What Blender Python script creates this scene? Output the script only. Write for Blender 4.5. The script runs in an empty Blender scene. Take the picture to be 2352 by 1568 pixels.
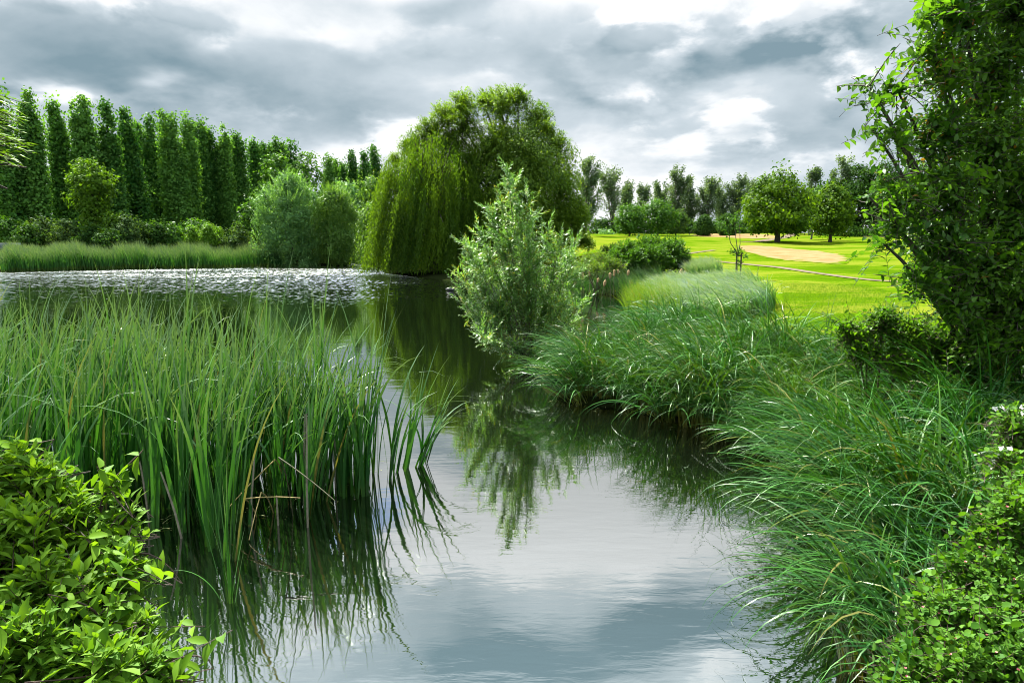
import bpy, math, random
import numpy as np
from mathutils import Vector
R = math.radians
rng = np.random.default_rng(11)
random.seed(11)
scene = bpy.context.scene
COL = scene.collection

# ------------------------------------------------------------------ camera
CAM_H, PITCH, F = 2.8, R(8.3), 1568.0          # F: focal length in the 2352-wide picture used for measuring
cam_d = bpy.data.cameras.new('camera'); cam = bpy.data.objects.new('camera', cam_d); COL.objects.link(cam)
cam.location = (0, 0, CAM_H); cam.rotation_euler = (R(90) - PITCH, 0, 0)
cam_d.lens = 24; cam_d.sensor_width = 36; cam_d.clip_end = 3000; cam_d.clip_start = 0.05
scene.camera = cam

# ------------------------------------------------------------------ exposure, render, sun
vs = scene.view_settings
vs.view_transform = 'Standard'; vs.look = 'None'; vs.gamma = 1; vs.use_curve_mapping = False
vs.exposure = 1.8
cy = scene.cycles
cy.max_bounces = 7; cy.diffuse_bounces = 2; cy.glossy_bounces = 3; cy.transmission_bounces = 4; cy.transparent_max_bounces = 4
cy.use_denoising = True; cy.filter_width = 1.0
cy.sample_clamp_indirect = 2.5; cy.sample_clamp_direct = 4.0
cy.caustics_reflective = False; cy.caustics_refractive = False
SUN_AZ, SUN_EL = R(-38), R(54)
sun_v = Vector((math.sin(SUN_AZ)*math.cos(SUN_EL), math.cos(SUN_AZ)*math.cos(SUN_EL), math.sin(SUN_EL)))
sl = bpy.data.lights.new('sun', 'SUN'); sl.energy = 5.0; sl.angle = R(0.9); sl.color = (1.0, 0.955, 0.87)
so = bpy.data.objects.new('sun', sl); COL.objects.link(so)
so.rotation_euler = sun_v.to_track_quat('Z', 'Y').to_euler(); so.location = (-30, 40, 60)

# ------------------------------------------------------------------ pixel helpers (measuring only)
def ray(px, py):
    dx, dy = (px - 1176) / F, (784 - py) / F
    c, s = math.cos(PITCH), math.sin(PITCH)
    return np.array([dx, c + dy*s, -s + dy*c])
def at(px, py, Y):
    d = ray(px, py); t = Y / d[1]
    return np.array([d[0]*t, Y, CAM_H + d[2]*t])
def W(px, py):
    d = ray(px, py); t = -CAM_H / d[2]
    return np.array([d[0]*t, d[1]*t])

# ------------------------------------------------------------------ world: Nishita sky behind a procedural cloud deck
world = bpy.data.worlds.new('World'); scene.world = world; world.use_nodes = True
nt = world.node_tree; nt.nodes.clear()
def N(tree, t, **kw):
    n = tree.nodes.new(t)
    for k, v in kw.items(): setattr(n, k, v)
    return n
def M(tree, op, a, b=None, c=None, clamp=False):
    n = tree.nodes.new('ShaderNodeMath'); n.operation = op; n.use_clamp = clamp
    for i, v in enumerate((a, b, c)):
        if v is None: continue
        if isinstance(v, (int, float)): n.inputs[i].default_value = v
        else: tree.links.new(v, n.inputs[i])
    return n.outputs[0]
def VM(tree, op, a, b=None, scale=None):
    n = tree.nodes.new('ShaderNodeVectorMath'); n.operation = op
    for i, v in enumerate((a, b)):
        if v is None: continue
        if isinstance(v, (tuple, list)): n.inputs[i].default_value = v
        else: tree.links.new(v, n.inputs[i])
    if scale is not None: n.inputs['Scale'].default_value = scale
    return n
def build_world():
    L = nt.links.new
    tc = N(nt, 'ShaderNodeTexCoord'); sep = N(nt, 'ShaderNodeSeparateXYZ'); L(tc.outputs['Generated'], sep.inputs[0])
    x, y, z = sep.outputs
    zc = M(nt, 'MAXIMUM', z, 0.0)
    den = M(nt, 'ADD', zc, 0.30)
    comb = N(nt, 'ShaderNodeCombineXYZ')
    L(M(nt, 'DIVIDE', x, den), comb.inputs[0]); L(M(nt, 'DIVIDE', y, den), comb.inputs[1])
    def noise(scale, detail, rough, dist, off):
        n = N(nt, 'ShaderNodeTexNoise'); n.inputs['Scale'].default_value = scale; n.inputs['Detail'].default_value = detail
        n.inputs['Roughness'].default_value = rough; n.inputs['Distortion'].default_value = dist
        L(VM(nt, 'ADD', comb.outputs[0], off).outputs[0], n.inputs['Vector']); return n
    n1 = noise(1.15, 7, 0.50, 0.2, (3.1, 1.7, 0.4)); n2 = noise(3.6, 7, 0.6, 0.3, (9.1, 4.3, 2.4))
    nw = noise(2.6, 4, 0.5, 0.0, (1.3, 7.7, 5.0))
    az = M(nt, 'ARCTAN2', x, y); el = M(nt, 'ARCSINE', z)
    ae = N(nt, 'ShaderNodeCombineXYZ'); L(az, ae.inputs[0]); L(el, ae.inputs[1])
    wv = VM(nt, 'MULTIPLY', VM(nt, 'SUBTRACT', nw.outputs['Color'], (0.5, 0.5, 0.5)).outputs[0], (0.34, 0.13, 0.0))
    aew = VM(nt, 'ADD', ae.outputs[0], wv.outputs[0]).outputs[0]
    def blob(px, py, rx, ry, refl=False):
        d = ray(px, py); d = d / np.linalg.norm(d)
        if d[2] < 0: d[2] = -d[2]
        a0, e0 = math.atan2(d[0], d[1]), math.asin(d[2])
        s = VM(nt, 'SUBTRACT', aew, (a0, e0, 0)).outputs[0]
        s = VM(nt, 'MULTIPLY', s, (F/rx, F/ry, 0)).outputs[0]
        q = VM(nt, 'DOT_PRODUCT', s, s).outputs['Value']
        return M(nt, 'POWER', 0.36788, q)
    B = M(nt, 'MULTIPLY_ADD', n1.outputs['Fac'], 2.1, -0.46)
    B = M(nt, 'MULTIPLY_ADD', n2.outputs['Fac'], 0.42, B)
    B = M(nt, 'SUBTRACT', B, 0.10)
    for px, py, rx, ry, a in CLOUDS:
        B = M(nt, 'MULTIPLY_ADD', blob(px, py, rx, ry), a, B)
    # crisp sunlit cumulus tops in the right half of the sky
    n3 = noise(3.5, 9, 0.52, 0.15, (5.2, 8.8, 1.1))
    n3b = N(nt, 'ShaderNodeTexNoise'); n3b.inputs['Scale'].default_value = 3.5; n3b.inputs['Detail'].default_value = 5; n3b.inputs['Roughness'].default_value = .5; n3b.inputs['Distortion'].default_value = .15
    L(VM(nt, 'ADD', VM(nt, 'MULTIPLY', comb.outputs[0], (.93, .93, .93)).outputs[0], (5.2, 8.8, 1.1)).outputs[0], n3b.inputs['Vector'])
    pb = N(nt, 'ShaderNodeMapRange', interpolation_type='SMOOTHSTEP'); L(n3b.outputs['Fac'], pb.inputs[0]); pb.inputs[1].default_value = .46; pb.inputs[2].default_value = .62
    pm = N(nt, 'ShaderNodeMapRange', interpolation_type='SMOOTHSTEP'); L(n3.outputs['Fac'], pm.inputs[0]); pm.inputs[1].default_value = .475; pm.inputs[2].default_value = .625
    zone = None
    for px, py, rx, ry in PUFFS:
        h = blob(px, py, rx, ry); zone = h if zone is None else M(nt, 'ADD', zone, h)
    B = M(nt, 'MULTIPLY_ADD', M(nt, 'MULTIPLY', pm.outputs[0], zone, clamp=True), .46, B)
    B = M(nt, 'MULTIPLY_ADD', M(nt, 'MULTIPLY', pb.outputs[0], zone, clamp=True), -.27, B)
    # the deck overhead is thinner and brighter than towards the horizon
    mo = N(nt, 'ShaderNodeMapRange', interpolation_type='SMOOTHSTEP'); L(el, mo.inputs[0]); mo.inputs[1].default_value = R(17); mo.inputs[2].default_value = R(40); mo.inputs[3].default_value = 1.0; mo.inputs[4].default_value = 2.45
    cr = N(nt, 'ShaderNodeValToRGB'); L(B, cr.inputs[0])
    e = cr.color_ramp.elements
    e[0].position = 0.05; e[0].color = (0.205, 0.30, 0.355, 1)
    e[1].position = 1.0; e[1].color = (0.96, 0.97, 1.0, 1)
    k = cr.color_ramp.elements.new(0.35); k.color = (0.385, 0.47, 0.525, 1)
    k = cr.color_ramp.elements.new(0.62); k.color = (0.555, 0.63, 0.685, 1)
    k = cr.color_ramp.elements.new(0.82); k.color = (0.80, 0.835, 0.865, 1)
    sky = N(nt, 'ShaderNodeTexSky', sky_type='NISHITA'); sky.sun_disc = False; sky.sun_elevation = SUN_EL; sky.sun_rotation = SUN_AZ
    b1 = N(nt, 'ShaderNodeBackground'); L(sky.outputs[0], b1.inputs[0]); b1.inputs[1].default_value = 0.055
    b2 = N(nt, 'ShaderNodeBackground'); L(cr.outputs[0], b2.inputs[0]); L(M(nt, 'MULTIPLY', mo.outputs[0], CLOUD_STRENGTH), b2.inputs[1])
    hole = None
    for px, py, rx, ry in BLUE:
        h = blob(px, py, rx, ry); hole = h if hole is None else M(nt, 'ADD', hole, h)
    hs = M(nt, 'MULTIPLY_ADD', n2.outputs['Fac'], 0.8, M(nt, 'MULTIPLY_ADD', hole, 1.0, -0.4))
    mr = N(nt, 'ShaderNodeMapRange', interpolation_type='SMOOTHSTEP'); L(hs, mr.inputs[0])
    mr.inputs[1].default_value = 0.25; mr.inputs[2].default_value = 0.6; mr.inputs[3].default_value = 1; mr.inputs[4].default_value = 0
    mx = N(nt, 'ShaderNodeMixShader'); L(mr.outputs[0], mx.inputs[0]); L(b1.outputs[0], mx.inputs[1]); L(b2.outputs[0], mx.inputs[2])
    out = N(nt, 'ShaderNodeOutputWorld'); L(mx.outputs[0], out.inputs[0])
CLOUD_STRENGTH = 0.335
CLOUDS = [(260,140,430,75,-.29),(330,182,300,32,-.22),(60,60,260,50,-.15),(760,130,300,60,-.16),(1050,5,140,30,-.28),(1650,128,190,40,-.38),
 (1300,165,150,55,-.22),(1000,275,260,35,-.20),(1910,90,100,50,-.18),(1850,300,250,35,-.16),(1480,280,140,40,-.14),(560,290,300,30,-.15),
 (170,225,170,26,.34),(430,70,150,50,.12),(880,335,170,26,.34),(1620,60,100,45,.16),(1850,25,150,45,.10),(1580,225,110,35,.26),
 (1850,128,70,26,.24),(2060,80,110,60,.26),(1650,335,170,50,.12),(1000,60,200,50,.08),(2000,380,300,40,.02),(1400,400,200,30,.1),(760,60,260,40,.16),
 (1340,1225,230,95,.75),(1450,1090,190,55,.4),(1150,1490,420,75,-.85),(1560,1425,170,55,-.75),(1650,1550,120,40,.55),(1750,1180,150,60,.2),(960,1390,170,60,-.35),(900,1120,120,60,.35),(1750,1330,120,40,.25),(1200,1340,120,40,-.2)]
PUFFS = [(1340,1230,260,120),(1600,1560,200,60),(1000,1260,180,110),(1150,1480,300,60),(1750,1180,150,80),(500,60,200,45),(1100,110,200,70),(700,250,170,36),(250,30,200,26),(1330,250,160,36),(1150,330,150,36),(60,200,120,30),(1640,70,200,70),(1880,60,150,90),(1580,230,130,50),(1700,330,200,50),(2050,120,120,80),(1850,200,150,60),(1460,60,120,60),(900,330,200,30),(180,225,160,26)]
BLUE = [(820,1225,100,50),(1905,1325,75,32),(640,1250,80,30)]
build_world()

# ------------------------------------------------------------------ terrain
POND = [(-1.7,2.3),(2.0,2.3)] + [tuple(W(*p)) for p in
 [(1985,1500),(2005,1390),(1990,1300),(1935,1240),(1900,1150),(1905,1062),(1770,1052),(1700,1030),(1560,970),(1400,935),(1290,925),(1235,885),(1215,838),
  (1262,800),(1335,758),(1425,722),(1450,704),(1430,684),(1330,668),(1240,655),(1060,648),(990,640),(885,628),(868,612),(864,604),
  (816,604),(800,611),(690,611),(560,613),(300,619),(0,625),(-250,628)]] + [(-78,45),(-34,18),(-10.5,9.0),(-5.2,5.6),(-3.2,4.0)]
POND = np.array(POND)
def pond_sd(x, y):
    """positive inside the pond"""
    x = np.asarray(x, float); y = np.asarray(y, float)
    d = np.full(x.shape, 1e9); inside = np.zeros(x.shape, bool)
    n = len(POND)
    for i in range(n):
        a, b = POND[i], POND[(i+1) % n]
        e = b - a; wx, wy = x - a[0], y - a[1]
        t = np.clip((wx*e[0] + wy*e[1]) / (e @ e + 1e-12), 0, 1)
        d = np.minimum(d, np.hypot(wx - t*e[0], wy - t*e[1]))
        c = ((a[1] <= y) & (b[1] > y)) | ((b[1] <= y) & (a[1] > y))
        with np.errstate(divide='ignore', invalid='ignore'):
            xi = a[0] + (y - a[1]) / (b[1] - a[1] + 1e-12) * e[0]
        inside ^= c & (x < xi)
    return np.where(inside, d, -d)
def sstep(a, b, v):
    t = np.clip((v - a) / (b - a), 0, 1); return t*t*(3 - 2*t)
def terrain(x, y):
    x = np.asarray(x, float); y = np.asarray(y, float)
    sd = pond_sd(x, y)
    o = -sd
    z = np.where(sd > 0, -0.75*sstep(-0.1, 1.6, sd), 0.0)
    z = z + 0.16*sstep(0, 0.4, o) + 0.26*sstep(0.3, 4.0, o)
    w = sstep(1.0, 9.0, x)
    yy = np.clip(y - 17, 0, 118)
    z = z + sstep(0.5, 6, o) * (w*yy*0.0345 + (1-w)*np.clip(y-60, 0, 60)*0.006)
    z = z + sstep(1, 8, o) * 0.07*(np.sin(x*0.21 + 1.3)*np.cos(y*0.13) + 0.6*np.sin(x*0.47 - y*0.31))
    z = z + np.where((y < 2.3), 0.75*sstep(2.2, 0.2, y) * sstep(0, 1.5, o), 0)
    return z
def tz(x, y): return float(terrain(np.array([x]), np.array([y]))[0])
def G(px, py, y0=4.0, y1=220.0):
    """first point where the sight line meets the terrain"""
    d = ray(px, py); ys = np.linspace(y0, y1, 1500); t = ys / d[1]
    xs, zs = d[0]*t, CAM_H + d[2]*t
    h = np.maximum(terrain(xs, ys), 0.0)
    k = np.nonzero(zs <= h)[0]
    i = k[0] if len(k) else len(ys)-1
    return np.array([xs[i], ys[i], h[i]])

# ------------------------------------------------------------------ mesh helpers
class Geo:
    def __init__(s): s.v = []; s.f = []; s.t = []; s.a = []; s.n = 0
    def add(s, V, faces, tint=0.5, along=0.5):
        V = np.asarray(V, float).reshape(-1, 3)
        for Fc in faces:
            Fc = np.asarray(Fc); s.f.append(Fc + s.n)
            s.t.append(np.broadcast_to(tint if np.ndim(tint) == 0 else np.repeat(tint, len(Fc)//len(tint)), (len(Fc),)))
            s.a.append(np.broadcast_to(along, (len(Fc),)) if np.ndim(along) == 0 or len(np.atleast_1d(along)) == len(Fc) else np.tile(along, len(Fc)//len(along)))
        s.v.append(V); s.n += len(V)
    def mesh(s, name, smooth=False):
        V = np.concatenate(s.v).astype(np.float32)
        me = bpy.data.meshes.new(name)
        me.vertices.add(len(V)); me.vertices.foreach_set('co', V.ravel())
        loops = np.concatenate([f.ravel() for f in s.f]).astype(np.int32)
        sizes = np.concatenate([np.full(len(f), f.shape[1]) for f in s.f]).astype(np.int32)
        st = np.concatenate([[0], np.cumsum(sizes)[:-1]]).astype(np.int32)
        me.loops.add(len(loops)); me.loops.foreach_set('vertex_index', loops)
        me.polygons.add(len(sizes)); me.polygons.foreach_set('loop_start', st); me.polygons.foreach_set('loop_total', sizes)
        at_ = me.attributes.new('tint', 'FLOAT', 'FACE'); at_.data.foreach_set('value', np.concatenate(s.t).astype(np.float32))
        at_ = me.attributes.new('along', 'FLOAT', 'FACE'); at_.data.foreach_set('value', np.concatenate(s.a).astype(np.float32))
        if smooth: me.polygons.foreach_set('use_smooth', np.ones(len(sizes), bool))
        me.update(calc_edges=True); me.validate()
        return me
def norm(v): return v / (np.linalg.norm(v, axis=-1, keepdims=True) + 1e-9)

T_DIA = (np.array([[0,0,0],[-.5,.42,.05],[0,1,-.06],[.5,.42,.05]]), [np.array([[0,3,2,1]])])
T_LEAF = (np.array([[0,0,0],[0,.33,.0],[0,.68,-.03],[0,1,-.14],[-.42,.26,.07],[-.40,.58,.03],[.42,.26,.07],[.40,.58,.03]]),
          [np.array([[0,1,4],[2,3,5],[0,6,1],[2,7,3]]), np.array([[1,2,5,4],[1,6,7,2]])])
T_ROUND = (np.array([[0,0,0],[0,.36,-.01],[0,.72,-.02],[0,1,-.07],[-.46,.28,.05],[-.44,.70,.02],[.46,.28,.05],[.44,.70,.02]]), T_LEAF[1])
def leaves(g, O, D, Nn, L, Wd, tint, tpl=T_DIA):
    """one template leaf per origin O, along D, facing Nn"""
    D = norm(D); X = norm(np.cross(D, Nn)); Z = np.cross(X, D)
    T, fs = tpl; n, k = len(O), len(T)
    L = np.broadcast_to(L, (n,)); Wd = np.broadcast_to(Wd, (n,))
    V = (O[:, None] + X[:, None]*(T[None, :, 0, None]*Wd[:, None, None]) + D[:, None]*(T[None, :, 1, None]*L[:, None, None])
         + Z[:, None]*(T[None, :, 2, None]*L[:, None, None]))
    off = (np.arange(n)*k)[:, None, None]
    g.add(V, [(f[None] + off).reshape(-1, f.shape[1]) for f in fs], tint)
def blades(g, base, az, lean, bend, L, Wd, tint, K=7, p=1.7, twist=None, tipw=0.04, basew=0.7, azb=None):
    n = len(base); t = np.linspace(0, 1, K+1)
    one = lambda v: np.broadcast_to(v, (n,))
    az, lean, bend, L, Wd, tint = map(one, (az, lean, bend, L, Wd, tint))
    tm = (t[1:] + t[:-1])/2
    th = lean[:, None] + bend[:, None]*tm[None]**p
    ca, sa = np.cos(az), np.sin(az)
    d = np.stack([np.sin(th)*ca[:, None], np.sin(th)*sa[:, None], np.cos(th)], -1)
    P = np.concatenate([np.zeros((n, 1, 3)), np.cumsum(d*(L/K)[:, None, None], 1)], 1) + base[:, None]
    tw = rng.uniform(-1.2, 1.2, n) if twist is None else one(twist)
    s = np.stack([-sa, ca, np.zeros(n)], -1)[:, None]
    dd = np.concatenate([d[:, :1], d], 1)
    nn = np.cross(dd, np.broadcast_to(s, dd.shape))
    twt = tw[:, None]*(0.4 + 0.6*t[None])
    S = np.cos(twt)[..., None]*s + np.sin(twt)[..., None]*nn
    prof = np.minimum(1.0, basew + 1.2*t) * (1 - t**2.6)*(1-tipw) + tipw*(1-0.5*t)
    h = (Wd[:, None]*prof[None]/2)[..., None]
    V = np.stack([P - S*h, P + S*h], 2)
    q = np.arange(K)
    f = np.stack([2*q, 2*q+1, 2*q+3, 2*q+2], -1)
    Fc = (f[None] + (np.arange(n)*2*(K+1))[:, None, None]).reshape(-1, 4)
    g.add(V, [Fc], tint, np.tile(tm, n))
    return P
def tube(g, pts, rad, sides=6, tint=0.5):
    P = np.asarray(pts, float); m = len(P); rad = np.broadcast_to(rad, (m,))
    T = norm(np.gradient(P, axis=0)) if m > 2 else norm(np.repeat(P[1:]-P[:1], 2, 0))
    ref = np.where(np.abs(T[:, 2:3]) < .9, np.array([[0, 0, 1.]]), np.array([[1., 0, 0]]))
    ref = np.repeat(ref[:1], m, 0)
    A = norm(np.cross(T, ref)); B = np.cross(T, A)
    an = np.linspace(0, 2*np.pi, sides, endpoint=False)
    V = P[:, None] + rad[:, None, None]*(A[:, None]*np.cos(an)[None, :, None] + B[:, None]*np.sin(an)[None, :, None])
    i, j = np.meshgrid(np.arange(m-1), np.arange(sides), indexing='ij'); j2 = (j+1) % sides
    Fc = np.stack([i*sides+j, i*sides+j2, (i+1)*sides+j2, (i+1)*sides+j], -1).reshape(-1, 4)
    g.add(V, [Fc], tint)
def bez(a, b, c, n=8):
    t = np.linspace(0, 1, n)[:, None]; a, b, c = map(np.asarray, (a, b, c))
    return (1-t)**2*a + 2*t*(1-t)*b + t*t*c
def box(g, c, s, taper=1.0, tint=0.5):
    c = np.asarray(c, float); sx, sy, sz = np.asarray(s, float)/2
    V = []
    for z_, k in ((-sz, 1.0), (sz, taper)):
        V += [(-sx*k, -sy*k, z_), (sx*k, -sy*k, z_), (sx*k, sy*k, z_), (-sx*k, sy*k, z_)]
    g.add(np.array(V) + c, [np.array([[3,2,1,0],[4,5,6,7],[0,1,5,4],[1,2,6,5],[2,3,7,6],[3,0,4,7]])], tint)

# ------------------------------------------------------------------ objects
def tag(o, label=None, cat=None, group=None, kind=None):
    if label: o['label'] = label
    if cat: o['category'] = cat
    if group: o['group'] = group
    if kind: o['kind'] = kind
    return o
def empty(name, loc, label, cat, group=None):
    o = bpy.data.objects.new(name, None); COL.objects.link(o); o.location = tuple(float(v) for v in loc)
    o.empty_display_size = 0.2
    return tag(o, label, cat, group)
def part(name, me, mat, parent=None):
    if isinstance(me, Geo): me = me.mesh(name, smooth=name in ('trunk', 'stems', 'stem', 'hull'))
    if mat is not None and not me.materials: me.materials.append(mat)
    o = bpy.data.objects.new(name, me); COL.objects.link(o)
    if parent: o.parent = parent
    return o

# ------------------------------------------------------------------ materials
def new_mat(name):
    m = bpy.data.materials.new(name); m.use_nodes = True; t = m.node_tree; t.nodes.clear(); return m, t
def leaf_mat(name, c1, c2, c3=None, trans=0.45, gloss=0.10, rough=0.38, tcol=(1.45, 1.35, 0.4), accent=0.955, base=None, base_end=0.3, tip=None):
    boost = lambda c: (c[0]*.76, c[1]*.93, c[2]*.74)
    c1, c2, c3 = boost(c1), boost(c2), boost(c3) if c3 else None
    gloss *= .55; rough = rough + .10
    m, t = new_mat(name); L = t.links.new
    a = N(t, 'ShaderNodeAttribute', attribute_name='tint')
    cr = N(t, 'ShaderNodeValToRGB'); L(a.outputs['Fac'], cr.inputs[0]); e = cr.color_ramp.elements
    c3 = c3 or c2
    e[0].position = 0.05; e[0].color = (*c1, 1); e[1].position = 0.9; e[1].color = (*c2, 1)
    k = e.new(accent); k.color = (*c2, 1); k = e.new(min(accent+0.015, 1)); k.color = (*c3, 1)
    col = cr.outputs[0]
    if base:
        al = N(t, 'ShaderNodeAttribute', attribute_name='along')
        mr = N(t, 'ShaderNodeMapRange'); L(al.outputs['Fac'], mr.inputs[0]); mr.inputs[2].default_value = base_end; mr.inputs[3].default_value = 0.85; mr.inputs[4].default_value = 0
        mx = N(t, 'ShaderNodeMix', data_type='RGBA'); L(mr.outputs[0], mx.inputs[0]); L(col, mx.inputs[6]); mx.inputs[7].default_value = (*base, 1); col = mx.outputs[2]
    if tip:
        al = N(t, 'ShaderNodeAttribute', attribute_name='along')
        mr = N(t, 'ShaderNodeMapRange', interpolation_type='SMOOTHSTEP'); L(al.outputs['Fac'], mr.inputs[0]); mr.inputs[1].default_value = .5; mr.inputs[2].default_value = 1.0; mr.inputs[4].default_value = .75
        mx = N(t, 'ShaderNodeMix', data_type='RGBA'); L(mr.outputs[0], mx.inputs[0]); L(col, mx.inputs[6]); mx.inputs[7].default_value = (*tip, 1); col = mx.outputs[2]
    df = N(t, 'ShaderNodeBsdfDiffuse'); L(col, df.inputs[0])
    tr = N(t, 'ShaderNodeBsdfTranslucent')
    mt = N(t, 'ShaderNodeMix', data_type='RGBA', blend_type='MULTIPLY'); mt.inputs[0].default_value = 1; L(col, mt.inputs[6]); mt.inputs[7].default_value = (*tcol, 1)
    L(mt.outputs[2], tr.inputs[0])
    m1 = N(t, 'ShaderNodeMixShader'); m1.inputs[0].default_value = trans; L(df.outputs[0], m1.inputs[1]); L(tr.outputs[0], m1.inputs[2])
    gl = N(t, 'ShaderNodeBsdfGlossy'); gl.inputs['Roughness'].default_value = rough; gl.inputs[0].default_value = (0.95, 1, 0.95, 1)
    lw = N(t, 'ShaderNodeLayerWeight'); lw.inputs[0].default_value = .5
    m2 = N(t, 'ShaderNodeMixShader'); L(M(t, 'MULTIPLY_ADD', M(t, 'POWER', lw.outputs['Facing'], 3.0), gloss*2.0, gloss*.18), m2.inputs[0]); L(m1.outputs[0], m2.inputs[1]); L(gl.outputs[0], m2.inputs[2])
    o = N(t, 'ShaderNodeOutputMaterial'); L(m2.outputs[0], o.inputs[0])
    return m
def plain_mat(name, c1, c2=None, rough=0.8, scale=6.0, bump=0.3, metallic=0.0):
    m, t = new_mat(name); L = t.links.new
    tc = N(t, 'ShaderNodeTexCoord'); n = N(t, 'ShaderNodeTexNoise'); n.inputs['Scale'].default_value = scale; n.inputs['Detail'].default_value = 5
    L(tc.outputs['Object'], n.inputs['Vector'])
    cr = N(t, 'ShaderNodeValToRGB'); L(n.outputs['Fac'], cr.inputs[0]); c2 = c2 or tuple(0.7*v for v in c1)
    cr.color_ramp.elements[0].position = 0.35; cr.color_ramp.elements[0].color = (*c2, 1)
    cr.color_ramp.elements[1].position = 0.65; cr.color_ramp.elements[1].color = (*c1, 1)
    p = N(t, 'ShaderNodeBsdfPrincipled'); L(cr.outputs[0], p.inputs['Base Color']); p.inputs['Roughness'].default_value = rough; p.inputs['Metallic'].default_value = metallic
    if bump:
        b = N(t, 'ShaderNodeBump'); b.inputs['Strength'].default_value = bump; b.inputs['Distance'].default_value = 0.03; L(n.outputs['Fac'], b.inputs['Height']); L(b.outputs[0], p.inputs['Normal'])
    o = N(t, 'ShaderNodeOutputMaterial'); L(p.outputs[0], o.inputs[0]); return m
BARK = plain_mat('bark', (0.07, 0.06, 0.045), (0.03, 0.025, 0.018), 0.9, 9)
BARK_PALE = plain_mat('pale_bark', (0.13, 0.12, 0.09), (0.06, 0.055, 0.04), 0.9, 9)
TWIG = plain_mat('twig', (0.06, 0.033, 0.021), (0.03, 0.018, 0.012), 0.7, 20)
GREEN_TWIG = plain_mat('green_twig', (0.08, 0.085, 0.03), (0.035, 0.035, 0.018), 0.7, 20)

# ------------------------------------------------------------------ ground and water
def build_ground():
    ys = np.concatenate([np.linspace(-25, 0, 12)[:-1], np.linspace(0, 22, 150)[:-1], np.linspace(22, 75, 130)[:-1], np.linspace(75, 150, 50)[:-1], np.geomspace(150, 1500, 14)])
    u = np.linspace(-1, 1, 260)
    Xg = u[None]*(14 + 1.35*np.clip(ys, 0, None))[:, None]; Yg = np.repeat(ys[:, None], len(u), 1)
    Z = terrain(Xg.ravel(), Yg.ravel()).reshape(Xg.shape)
    V = np.stack([Xg, Yg, Z], -1); r, c = Xg.shape
    i, j = np.meshgrid(np.arange(r-1), np.arange(c-1), indexing='ij')
    Fc = np.stack([i*c+j, i*c+j+1, (i+1)*c+j+1, (i+1)*c+j], -1).reshape(-1, 4)
    g = Geo(); g.add(V, [Fc]); me = g.mesh('ground', True)
    o = -pond_sd(Xg.ravel(), Yg.ravel())
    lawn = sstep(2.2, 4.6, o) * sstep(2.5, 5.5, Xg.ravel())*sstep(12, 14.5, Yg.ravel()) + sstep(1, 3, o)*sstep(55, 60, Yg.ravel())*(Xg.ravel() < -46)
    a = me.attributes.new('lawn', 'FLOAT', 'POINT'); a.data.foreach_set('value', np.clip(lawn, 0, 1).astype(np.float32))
    m, t = new_mat('lawn_and_bank'); L = t.links.new
    geo = N(t, 'ShaderNodeNewGeometry')
    def nz(scale, det, sc=(1,1,1), rough=.55):
        n = N(t, 'ShaderNodeTexNoise'); n.inputs['Scale'].default_value = scale; n.inputs['Detail'].default_value = det; n.inputs['Roughness'].default_value = rough
        L(VM(t, 'MULTIPLY', geo.outputs['Position'], sc).outputs[0], n.inputs['Vector']); return n.outputs['Fac']
    big = nz(0.12, 4, (0.7, 1.6, 1)); mid = nz(0.9, 5, (0.6, 1.6, 1)); fine = nz(9, 6, rough=.7)
    band = N(t, 'ShaderNodeTexWave', wave_type='BANDS', bands_direction='X'); band.inputs['Scale'].default_value = .115; band.inputs['Distortion'].default_value = 2.2; band.inputs['Detail'].default_value = 2; band.inputs['Detail Scale'].default_value = .6
    L(VM(t, 'MULTIPLY', geo.outputs['Position'], (.55, 1.0, 0)).outputs[0], band.inputs['Vector'])
    big = M(t, 'MULTIPLY_ADD', band.outputs['Fac'], .05, M(t, 'SUBTRACT', big, .025))
    s = M(t, 'MULTIPLY_ADD', big, 0.9, M(t, 'MULTIPLY_ADD', mid, 0.5, M(t, 'MULTIPLY', fine, 0.55)))
    cr = N(t, 'ShaderNodeValToRGB'); L(s, cr.inputs[0]); e = cr.color_ramp.elements
    e[0].position = .68; e[0].color = (0.030, 0.072, 0.002, 1); e[1].position = 1.24; e[1].color = (0.118, 0.148, 0.012, 1)
    k = e.new(.94); k.color = (0.062, 0.122, 0.002, 1)
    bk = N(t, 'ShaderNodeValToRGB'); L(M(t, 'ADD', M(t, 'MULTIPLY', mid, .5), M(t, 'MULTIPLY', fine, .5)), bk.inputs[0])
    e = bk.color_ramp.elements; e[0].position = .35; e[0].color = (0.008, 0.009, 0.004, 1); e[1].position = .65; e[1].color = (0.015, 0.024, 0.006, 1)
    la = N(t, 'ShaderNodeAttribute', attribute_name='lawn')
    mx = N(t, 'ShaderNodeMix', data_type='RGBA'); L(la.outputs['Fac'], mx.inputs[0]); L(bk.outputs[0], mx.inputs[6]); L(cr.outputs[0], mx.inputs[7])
    df = N(t, 'ShaderNodeBsdfDiffuse'); L(mx.outputs[2], df.inputs[0])
    b = N(t, 'ShaderNodeBump'); b.inputs['Strength'].default_value = .5; b.inputs['Distance'].default_value = .05; L(fine, b.inputs['Height']); L(b.outputs[0], df.inputs['Normal'])
    out = N(t, 'ShaderNodeOutputMaterial'); L(df.outputs[0], out.inputs[0])
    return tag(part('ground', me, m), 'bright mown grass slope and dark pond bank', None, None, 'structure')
build_ground()
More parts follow.
